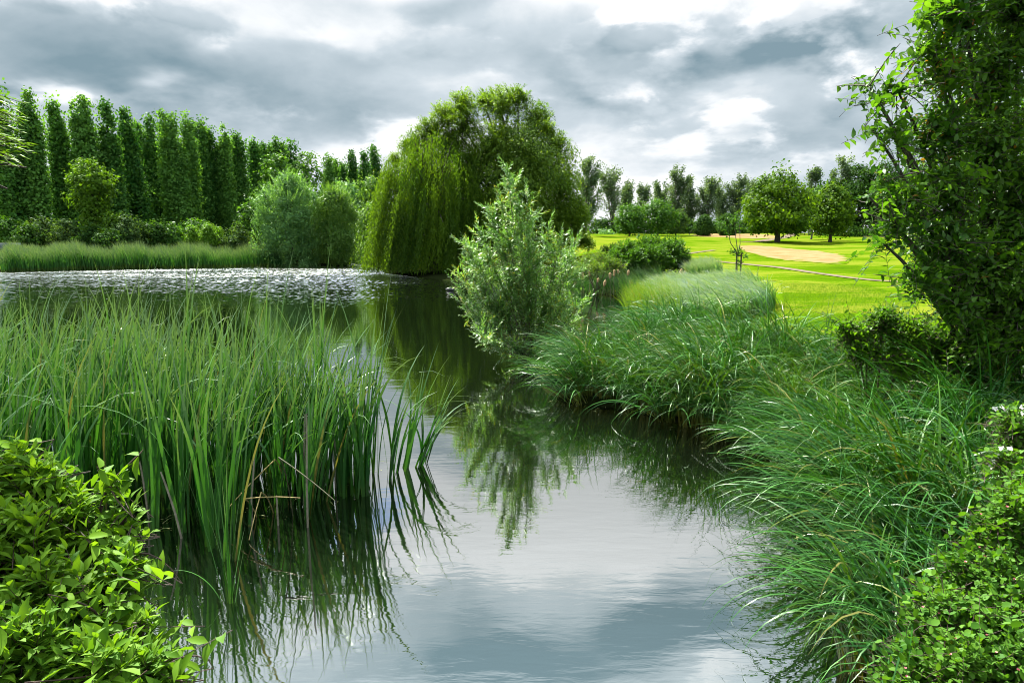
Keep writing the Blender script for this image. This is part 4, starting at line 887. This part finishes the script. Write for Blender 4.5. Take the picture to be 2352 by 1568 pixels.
# ------------------------------------------------------------------ shrubs at mid distance
def shoot_shrub(name, label, cat, base, balls_px, n, slen, nleaf, L, Wd, ang, mat, tpl=T_DIA, up=.4, stemmat=TWIG, mode='spiral', bias=.42, group=None, r0=.03, sag=0, skip=0.0, stem_r=.004, every=2, part_names=('stems', 'leaves'), zmin=.0, upw=.9, r1=.008):
    base = np.asarray(base, float)
    balls = []
    for bx, by, Y, br in balls_px:
        p = at(bx, by, Y) - base; balls.append((*p, br/F*Y))
    T, D, k = ball_tips(balls, n, up, bias)
    ok = T[:, 2] > zmin; T, D, k = T[ok], D[ok], k[ok]
    g, gs = Geo(), Geo(); tb = rng.random(len(balls))
    st = shoots(g, gs, T, D, slen, nleaf, L, Wd, ang, tpl, np.clip(.3 + .4*tb[k] + rng.normal(0, .1, len(k)), 0, 1)*.8, mode, sag, stem_r, skip, upw=upw)
    stems_to(gs, np.zeros(3), balls, st, k, r0, r1, every)
    e = empty(name, base, label, cat, group)
    part(part_names[0], gs, stemmat, e); part(part_names[1], g, mat, e)
    return e, balls, (T, D, k)
b = foot(1500, 38)
shoot_shrub('shrub', 'dark green spreading shrub on the lawn edge behind the cattails', 'shrub', b, [(1440,590,38,44),(1490,572,38,40),(1540,585,38,46),(1500,600,37,50),(1455,605,37,38),(1560,600,37.5,34),(1410,596,37.5,30)], 1700, .6, 12, .19, .095, .8, LM['mid'], r0=.05, every=6, up=.5)
b = foot(1375, 37)
shoot_shrub('shrub', 'yellowish shrub with reddish tips left of the dark green shrub', 'shrub', b, [(1345,598,36,28),(1375,592,36.5,30),(1400,605,36,28),(1340,620,35.5,26),(1420,612,36,24),(1372,618,35.5,28)], 420, .6, 11, .12, .05, .8, LM['weed'], r0=.05, up=.5)
b = foot(1396, 50)
shoot_shrub('shrub', 'very dark low shrub on the lawn behind the yellowish shrub', 'shrub', b, [(1390,572,50,14),(1410,570,50,16)], 160, .6, 10, .14, .07, .8, LM['dark'], r0=.05)
# young staked tree on the lawn
def sapling():
    b = G(1695, 640); Y = b[1]; e = empty('young_tree', b, 'thin sapling with few leaves tied to two stakes on the lawn', 'tree'); P = lambda x, y, dy=0: at(x, y, Y+dy)-b
    g = Geo()
    for q in [[(1694,640),(1695,600),(1696,578)], [(1696,580),(1700,560),(1699,520),(1694,497)], [(1695,580),(1690,545),(1688,515),(1678,500)], [(1694,582),(1678,558),(1672,530),(1662,515),(1650,512)], [(1696,580),(1715,586)], [(1694,582),(1680,576)]]:
        pts_ = np.array([P(*v) for v in q]); tube(g, pts_, np.linspace(.022, .008, len(pts_)), 5)
    part('trunk', g, BARK, e)
    g = Geo()
    for cx, cyy, s, n in [(1694,497,9,44),(1680,503,8,40),(1660,516,8,36),(1668,528,8,32),(1688,522,7,24),(1672,536,5,18),(1695,578,9,60),(1682,576,6,26),(1712,588,6,24),(1698,604,6,26),(1650,512,5,14)]:
        c = P(cx, cyy); O = c + rng.normal(0, s/F*Y*.55, (n, 3)); leaves(g, O, unit(n)-[0, 0, .4], unit(n)+[0, 0, .6], .15, .065, rng.random(n)*.9)
    part('leaves', g, LM['mid'], e)
    for dx in (-.11, .11):
        g = Geo(); tube(g, np.array([[dx, 0, -.3], [dx, 0, .6], [dx, 0, 1.25]]), .04, 8); part('stake', g, BARK, e)
    g = Geo(); box(g, (0, 0, 1.1), (.3, .05, .06)); part('strap', g, BARK, e)
sapling()
def stick(px, py, top, lb, lean=(0, 0), r=.02, mat=BARK):
    b = G(px, py); h = at(px, top, b[1])[2]-b[2]; g = Geo(); tube(g, np.array([[0, 0, -.2], [lean[0]*h*.5, 0, h*.5], [lean[0]*h, 0, h]]), [r, r, r*.8], 7)
    o = part('stake', g, mat); o.location = b; tag(o, lb, 'stake')
stick(1740, 640, 611, 'thin upright stick beside the lower gravel path', r=.015)
stick(1594, 541, 526, 'upright wooden stake on the lawn crest', r=.05)
stick(1580, 542, 527, 'slanting wooden stake leaning to the right on the lawn crest', (.7, 0), .05)

# ------------------------------------------------------------------ boats behind the reeds
def paint(name, c, rough=.4): return plain_mat(name, c, tuple(v*.85 for v in c), rough, 3, .05)
BLACK = paint('black_canvas', (0.022, 0.028, 0.034), .7); GREY = paint('grey_canvas', (0.06, 0.085, 0.10), .7); WHITE = paint('white_paint', (.75, .76, .76)); BLUEP = paint('blue_paint', (.04, .12, .36)); REDP = paint('red_paint', (.42, .06, .05)); HULL = paint('hull_black', (.02, .022, .028)); CLEAR = paint('clear_window', (.45, .52, .55), .12); NAVY = paint('hull_navy', (.015, .03, .07))
def prism(g, prof, x0, x1, tint=.5):
    """cross-section in y,z swept from x0 to x1"""
    n = len(prof); V = [(x, y, z) for x in (x0, x1) for y, z in prof]
    side = np.array([[i, (i+1) % n, n+(i+1) % n, n+i] for i in range(n)])
    g.add(np.array(V), [side, np.array([list(range(n))[::-1]]), np.array([[n+i for i in range(n)]])], tint)
def boat(px, Y, label, L_, hullmat, parts_, rz=0.0, z=None):
    b = foot(px, Y); e = empty('moored_boat', b, label, 'boat', 'boats moored behind the reeds'); e.rotation_euler.z = rz
    g = Geo(); V = []
    xs = np.array([-.5, -.46, -.3, .3, .44, .5])*L_; wd = np.array([.55, .85, 1, 1, .75, .12])
    for x, w in zip(xs, wd):
        for y, zz in ((-1.0*w, 1.0), (-.9*w, .0), (.9*w, .0), (1.0*w, 1.0)): V.append((x, y, zz + .12*abs(x/L_*2)**3))
    n = len(xs); fs = [[4*i+k, 4*i+(k+1) % 4, 4*i+4+(k+1) % 4, 4*i+4+k] for i in range(n-1) for k in range(4)] + [[3, 2, 1, 0], [4*n-4, 4*n-3, 4*n-2, 4*n-1]]
    g.add(np.array(V), [np.array(fs)]); part('hull', g.mesh('hull'), hullmat, e)
    g = Geo(); box(g, (0, -1.03, .9), (L_*.62, .05, .09)); box(g, (0, 1.03, .9), (L_*.62, .05, .09)); part('rubbing_strake', g, WHITE, e)
    for nm, mt, prof, x0, x1 in parts_:
        g = Geo(); prism(g, prof, x0, x1); part(nm, g, mt, e)
    return e
CAB = [(-.85, 1.0), (-.75, 1.75), (.75, 1.75), (.85, 1.0)]
HOOD = [(-.92, 1.0), (-.85, 1.7), (-.6, 2.15), (.6, 2.15), (.85, 1.7), (.92, 1.0)]
e = boat(318, 81, 'boat with a black canvas hood and clear side windows behind the reeds', 8, HULL, [('cabin', HULL, CAB, -3.2, -.6), ('hood', BLACK, HOOD, -.5, 1.15)])
for x in np.linspace(-.35, .9, 4):
    g = Geo(); box(g, (x, -.94, 1.42), (.24, .05, .34)); part('window', g, CLEAR, e)
e = boat(372, 82, 'boat with a red cabin roof and blue and white sides behind the reeds', 7, NAVY, [('cabin', WHITE, [(-.84, 1.0), (-.78, 1.52), (.78, 1.52), (.84, 1.0)], -1.6, 1.9), ('roof', REDP, [(-.9, 1.53), (-.7, 1.72), (.7, 1.72), (.9, 1.53)], -1.8, 2.0), ('side_panel', BLUEP, [(-.86, 1.08), (-.83, 1.45), (-.79, 1.45), (-.82, 1.08)], -.6, .9)])
g = Geo(); box(g, (-1.1, -.86, 1.28), (.6, .06, .3)); part('window', g, HULL, e)
e = boat(-2, 72, 'boat under a dark grey canvas cover at the left end of the reeds', 7, HULL, [('canvas_cover', GREY, [(-.95, 1.0), (-.8, 2.2), (.8, 2.2), (.95, 1.0)], -3, 1.4)])
e = boat(900, 92, 'dark navy boat with a white line beside the weeping willow curtain', 9, NAVY, [('cabin', REDP, CAB, -3, -1.4), ('cabin', NAVY, CAB, -1.3, 3)])
def duck():
    p = W(1032, 668); e = empty('duck', (p[0], p[1], 0), 'small dark duck swimming on the open water by the weeping willow', 'duck')
    g = Geo(); t = np.linspace(0, 1, 9); tube(g, np.stack([-.22+.5*t, 0*t, .05+.03*np.sin(np.pi*t)+.05*(1-t)**3], 1), .01+.09*np.sin(np.pi*t)**.7, 9)
    tube(g, np.array([[.2, 0, .08], [.25, 0, .17], [.27, 0, .22], [.31, 0, .235], [.35, 0, .225]]), [.05, .035, .042, .04, .012], 8)
    part('body', g.mesh('body', True), HULL, e)
duck()

# ------------------------------------------------------------------ the young willow on the point
def young_willow():
    base = np.append(W(1216, 836), .05); Y0 = base[1]; e = empty('willow_bush', base, 'bushy young willow with fresh pale leaves at the water edge', 'willow bush')
    ends = [(1165,388),(1178,420),(1210,425),(1148,450),(1192,470),(1125,480),(1222,500),(1150,540),(1098,515),(1105,590),(1070,565),(1062,640),(1056,690),(1085,740),(1110,690),(1260,520),(1290,545),(1325,545),(1318,600),(1328,660),(1300,690),(1320,730),(1270,640),(1235,600),(1195,580),(1165,640),(1200,690),(1140,760),(1250,720),(1285,760),(1105,770),(1240,790),(1175,790),(1150,700),(1215,545),(1130,620),(1060,600),(1052,660),(1075,560),(1340,690),(1335,620),(1310,770),(1090,640),(1300,580)]
    gs, g = Geo(), Geo(); T, D = [], []
    for (px, py) in ends:
        dy = rng.normal(0, .55)*(.4 + .6*min(1, (py-380)/200)); q = at(px, py, Y0+dy)-base
        st = rng.normal(0, .06, 3)*[1, 1, 0]; mid = np.array([q[0]*.45, q[1]*.4, q[2]*.45]) + rng.normal(0, .06, 3)
        P = bez(st, mid, q, 12); tube(gs, P, np.linspace(.018, .004, 12), 5)
        L_ = np.linalg.norm(q); m = int(16 + 12*L_)
        tt = rng.uniform(.30, 1.0, m)**.8; Q = np.stack([np.interp(tt, np.linspace(0, 1, 12), P[:, c]) for c in range(3)], 1)
        tg = norm(np.stack([np.interp(tt, np.linspace(0, 1, 12), np.gradient(P[:, c])) for c in range(3)], 1))
        d = norm(tg*.7 + rng.normal(0, .78, (m, 3)) + np.array([q[0]*.05, 0, .38])); ln = rng.uniform(.25, .75, m)*(1-.3*tt)
        T.append(Q + d*ln[:, None]); D.append(d)
        T.append(q[None] + norm(tg[:1])*.12); D.append(norm(P[-1:]-P[-2:-1]) + [0, 0, .3])
    T, D = np.concatenate(T), np.concatenate(D); n = len(T)
    shoots(g, gs, T, D, rng.uniform(.35, .7, n), 17, .120, .027, .62, T_DIA, np.clip(rng.random(n)*1.1, .05, .85), 'spiral', 0, .0022, .04, .55, upw=.7)
    part('stems', gs, GREEN_TWIG, e); part('leaves', g, LM['sallow'], e)
young_willow()

# ------------------------------------------------------------------ the big leafy tree at the right
b = np.array([6.9, 9.4, 0]); b[2] = tz(b[0], b[1])
big, bb, _ = shoot_shrub('leafy_tree', 'large dark leafy tree with orange young leaves at the right edge', 'tree', b,
 [(2340,20,8.6,150),(2215,45,8.4,70),(1997,198,8.1,20),(2020,235,8.1,24),(2006,300,8.0,20),(1998,455,7.9,24),(2030,420,8.0,30),(2125,40,8.3,24),(2030,560,7.9,26),(2190,15,8.4,75),(2140,110,8.3,52),(2170,170,8.3,70),(2060,205,8.2,48),(2270,170,8.6,120),(2150,300,8.3,95),(2060,300,8.1,44),(2260,330,8.6,150),(2180,430,8.2,100),(2340,480,8.7,180),(2085,455,8.0,60),
  (2060,520,7.9,52),(2160,560,8.2,110),(2260,610,8.5,150),(2120,640,8.0,62),(2340,720,8.6,150),(2190,700,8.2,70),(2270,780,8.3,90),(2470,300,9.2,260),(2540,640,9.2,260),(2450,0,9.2,220),(2420,-260,9.4,240),(2200,-100,8.8,110)],
 6300, .54, 12, .106, .060, .95, LM['alder'], T_LEAF, up=.15, stemmat=BARK, mode='alt', bias=.62, r0=.07, sag=.05, skip=.08, stem_r=.0028, every=6, part_names=('trunk', 'crown'), upw=.75, r1=.009)
T, D, k = _; sel = np.nonzero(np.isin(k, [1, 2, 3, 5, 6, 8, 10, 11, 12, 14]) & (rng.random(len(k)) < .26))[0]
YOUNG = leaf_mat('young_orange_leaf', (0.20, 0.13, 0.016), (0.42, 0.17, 0.03), trans=.5, gloss=.1)
g = Geo(); shoots(g, None, T[sel]+norm(D[sel])*.05, D[sel], .16, 4, .062, .034, .8, T_LEAF, rng.random(len(sel)), 'alt')
tag(part('young_leaves', g, YOUNG, big), 'orange young leaves at the shoot tips')
b = np.array([5.0, 9.3, 0]); b[2] = tz(b[0], b[1])
shoot_shrub('shrub', 'low leafy shrub at the foot of the large right tree', 'shrub', b, [(1960,760,9.0,34),(2030,735,9.0,50),(2100,770,8.9,60),(1990,800,8.9,50),(2180,800,8.8,70),(2080,820,8.8,60),(1935,745,9.0,22),(2260,830,8.8,70)], 1300, .45, 10, .080, .045, .95, LM['footshrub'], T_LEAF, mode='alt', r0=.018, skip=.1, every=6, stem_r=.0025, r1=.005)

# ------------------------------------------------------------------ willow reaching in at the upper left
def left_willow():
    base = np.array([-5.6, 4.0, 0]); base[2] = tz(base[0], base[1]); e = empty('willow_tree', base, 'yellow green willow leaning into view at the upper left edge', 'tree')
    balls = []
    for bx, by, Y, br in [(-120,270,4.0,80),(-150,360,4.1,100),(-260,240,4.2,120),(-320,400,4.0,120),(-420,280,4.3,130)]: balls.append((*(at(bx, by, Y)-base), br/F*Y))
    g, gs = Geo(), Geo(); T, D, k = ball_tips(balls, 110, .1)
    st = shoots(g, gs, T, D, .5, 14, .10, .016, .5, T_DIA, rng.random(len(T))*.7, 'spiral', .15, .003)
    tips = np.array([at(p[0]+rng.normal(0, 9), p[1]+rng.normal(0, 12), p[2]+rng.normal(0, .1)) - base for r_ in range(3) for p in [(42,248,4.0),(50,292,4.0),(58,325,4.0),(50,345,4.05),(44,378,4.0),(30,330,4.0),(20,270,4.1),(10,370,4.0),(20,310,3.9),(30,262,4.0)]])
    st2 = shoots(g, gs, tips, np.array([[1, 0, -.12]])+rng.normal(0, .12, (len(tips), 3)), .42, 15, .100, .017, .42, T_DIA, np.full(len(tips), .6), 'spiral', .3, .003)
    tube(gs, np.array([[0,0,-.2],[.1,.02,1.0],[.25,.05,2.2],[.4,.05,3.2]]), [.16,.13,.10,.05], 8)
    B = np.array(balls)
    for q in B: tube(gs, bez([.25, .05, 2.2], q[:3]*.5+[.1, 0, 1.6], q[:3], 7), np.linspace(.05, .015, 7), 5)
    for i, s in enumerate(st): c = B[k[i], :3]; tube(gs, bez(c, (c+s)/2, s, 4), np.linspace(.01, .004, 4), 4)
    for s in st2: c = B[0, :3]; tube(gs, bez(c, (c+s)/2+[0, 0, .05], s, 5), np.linspace(.005, .0025, 5), 4)
    part('trunk', gs, BARK, e); part('crown', g, LM['yellow'], e)
left_willow()

# ------------------------------------------------------------------ dogwood at the lower left
b = np.array([-2.35, 2.9, 0]); b[2] = tz(b[0], b[1])
dog, db, _ = shoot_shrub('dogwood_bush', 'leafy bush with broad pointed light green leaves and a few red ones', 'bush', b,
 [(20,1080,3.3,90),(95,1120,3.25,80),(150,1190,3.2,85),(60,1230,3.0,110),(250,1110,3.35,38),(285,1190,3.3,40),(225,1240,3.1,70),(120,1360,2.8,120),(270,1300,3.0,55),(310,1270,3.1,28),(230,1420,2.75,90),(330,1430,2.8,50),(60,1500,2.5,140),(220,1540,2.5,120),(340,1530,2.6,70),(395,1510,2.7,32),(-60,1300,2.9,160),(-100,1120,3.2,130),(-80,1560,2.4,180)],
 760, .32, 5, .116, .046, 1.0, LM['dogwood'], T_LEAF, up=.55, stemmat=TWIG, mode='opp', bias=.42, r0=.012, stem_r=.0026, every=2, part_names=('stems', 'leaves'), upw=1.0, r1=.006)
# ------------------------------------------------------------------ small leaved bush at the lower right
b = np.array([2.75, 2.9, 0]); b[2] = tz(b[0], b[1])
snow, sb, (T, D, k) = shoot_shrub('flowering_bush', 'dense bush with small round leaves and tiny pink flowers', 'bush', b,
 [(2330,1180,3.2,80),(2290,1240,3.2,70),(2230,1300,3.15,60),(2300,1340,3.0,100),(2160,1370,3.1,60),(2200,1430,2.9,90),(2320,1450,2.8,120),(2130,1470,2.95,55),(2110,1540,2.85,60),(2220,1530,2.7,100),(2080,1560,2.8,40),(2360,1560,2.6,140),(2420,1300,3.1,130),(2440,1480,2.8,160),(2390,1120,3.3,90)],
 2500, .24, 6, .041, .030, 1.1, LM['snowberry'], T_ROUND, up=.35, stemmat=TWIG, mode='opp', bias=.5, r0=.008, stem_r=.0014, every=5, part_names=('stems', 'leaves'), upw=1.0, r1=.004)
PINK = plain_mat('pink_petal', (.75, .28, .32), (.6, .16, .2), .6, 40, 0); WHITEP = plain_mat('white_petal', (.85, .84, .80), (.75, .74, .68), .6, 40, 0)
g = Geo(); sel = rng.choice(len(T), 170, False); n = len(sel)
for j in range(5):
    a = j*1.257; d = np.array([math.cos(a), math.sin(a), .5]); leaves(g, T[sel]+D[sel]*.01, d + D[sel]*.6, D[sel]+rng.normal(0, .1, (n, 3)), .009, .007, .5)
part('blossom', g, PINK, snow)
# bramble with white flowers above it
b = np.array([3.45, 3.9, 0]); b[2] = tz(b[0], b[1])
br, bbal, (T, D, k) = shoot_shrub('bramble', 'light green bramble with white flowers at the right edge', 'bramble', b, [(2320,960,3.9,45),(2350,1010,3.9,50),(2300,1050,3.8,40),(2340,1080,3.8,50),(2420,1000,4.0,100)], 650, .22, 6, .045, .028, 1.0, LM['snowberry'], T_ROUND, up=.5, mode='alt', r0=.007, stem_r=.0015, every=5, r1=.003)
g = Geo()
for px, py, Y in [(2285,938,3.9),(2300,935,3.9),(2312,942,3.9),(2345,950,3.9),(2330,975,3.85),(2300,1030,3.8),(2290,1045,3.8),(2310,1040,3.8),(2318,1052,3.8),(2280,1060,3.8),(2275,1072,3.8),(2320,1030,3.8),(2348,935,3.9),(2296,1070,3.8),(2300,1140,3.5)]:
    c = at(px, py, Y)-np.array([*b]); f = norm(np.array([-.3, -.8, .6])+rng.normal(0, .25, 3))
    x = norm(np.cross(f, [0, 0, 1.])); y = np.cross(f, x)
    for j in range(5):
        a = j*1.257+rng.random(); d = x*math.cos(a)+y*math.sin(a)+f*.25; leaves(g, c[None]-f*.0, d[None], f[None], .019, .015, .5)
part('blossom', g, WHITEP, br)
# floating leaves
PAD = leaf_mat('floating_leaf', (.16, .22, .07), (.26, .32, .12), trans=.1, gloss=.15)
for i, (px, py, s) in enumerate([(1862,1062,.07),(1888,1066,.06),(1905,1078,.05),(1845,1058,.05),(1868,1080,.045),(1925,1072,.05)]):
    p = W(px, py); g = Geo(); leaves(g, np.array([[0, 0, .0]]), np.array([[math.cos(i*2.), math.sin(i*2.), 0]]), np.array([[0, 0, 1.]]), s*1.8, s, .5, T_ROUND)
    o = part('floating_leaf', g, PAD); o.location = (p[0], p[1], .012); tag(o, 'pale green leaf floating on dark water below the middle sedge', 'leaf', 'leaves floating below the sedge bank')
def debris():
    q = np.concatenate([scatter(BED, 260) + rng.normal(0, .15, (260, 2)), np.stack([np.interp(rng.uniform(0, sl_[-1], 160), sl_, SHORE[:, 0]), np.zeros(160)], 1)])
    s_ = rng.uniform(0, sl_[-1], 160); q[260:, 0] = np.interp(s_, sl_, SHORE[:, 0]) - np.abs(rng.normal(0, .22, 160)); q[260:, 1] = np.interp(s_, sl_, SHORE[:, 1]) - np.abs(rng.normal(0, .1, 160))
    q = q[pond_sd(q[:, 0], q[:, 1]) > .03]; n = len(q); a = rng.uniform(0, 6.28, n); g = Geo()
    O = np.stack([q[:, 0], q[:, 1], rng.uniform(.004, .010, n)], 1); ln = np.where(rng.random(n) < .3, rng.uniform(.08, .22, n), rng.uniform(.012, .035, n))
    leaves(g, O, np.stack([np.cos(a), np.sin(a), 0*a], 1), np.tile([0, 0, 1.], (n, 1)), ln, np.minimum(ln*.5, .012), rng.random(n))
    m = leaf_mat('floating_bits', (0.10, 0.10, 0.04), (0.30, 0.27, 0.14), trans=.1, gloss=.05)
    tag(part('debris', g, m), 'small bits of dead leaf and reed floating at the plant bases', 'debris', None, 'stuff')
debris()
# short grass standing up on the nearer lawn
def lawn_grass():
    poly = [G(*p)[:2] for p in [(1500,760),(1800,800),(1930,830),(2120,800),(2110,690),(1990,655),(1790,650),(1800,700),(1700,745)]]; q = scatter(poly, 26000); n = len(q)
    b = np.stack([q[:, 0], q[:, 1], terrain(q[:, 0], q[:, 1])], 1); g = Geo()
    blades(g, b, rng.uniform(0, 6.28, n), rng.uniform(0, .5, n), rng.uniform(.2, 1, n), rng.uniform(.04, .085, n), .008, rng.random(n)*.94, K=2, p=1)
    m = leaf_mat('lawn_blade', (0.075, 0.155, 0.004), (0.13, 0.21, 0.006), trans=.45, gloss=.04, rough=.5)
    tag(part('grass', g, m), 'short bright lawn grass on the nearer slope', 'grass', None, 'stuff')
lawn_grass()
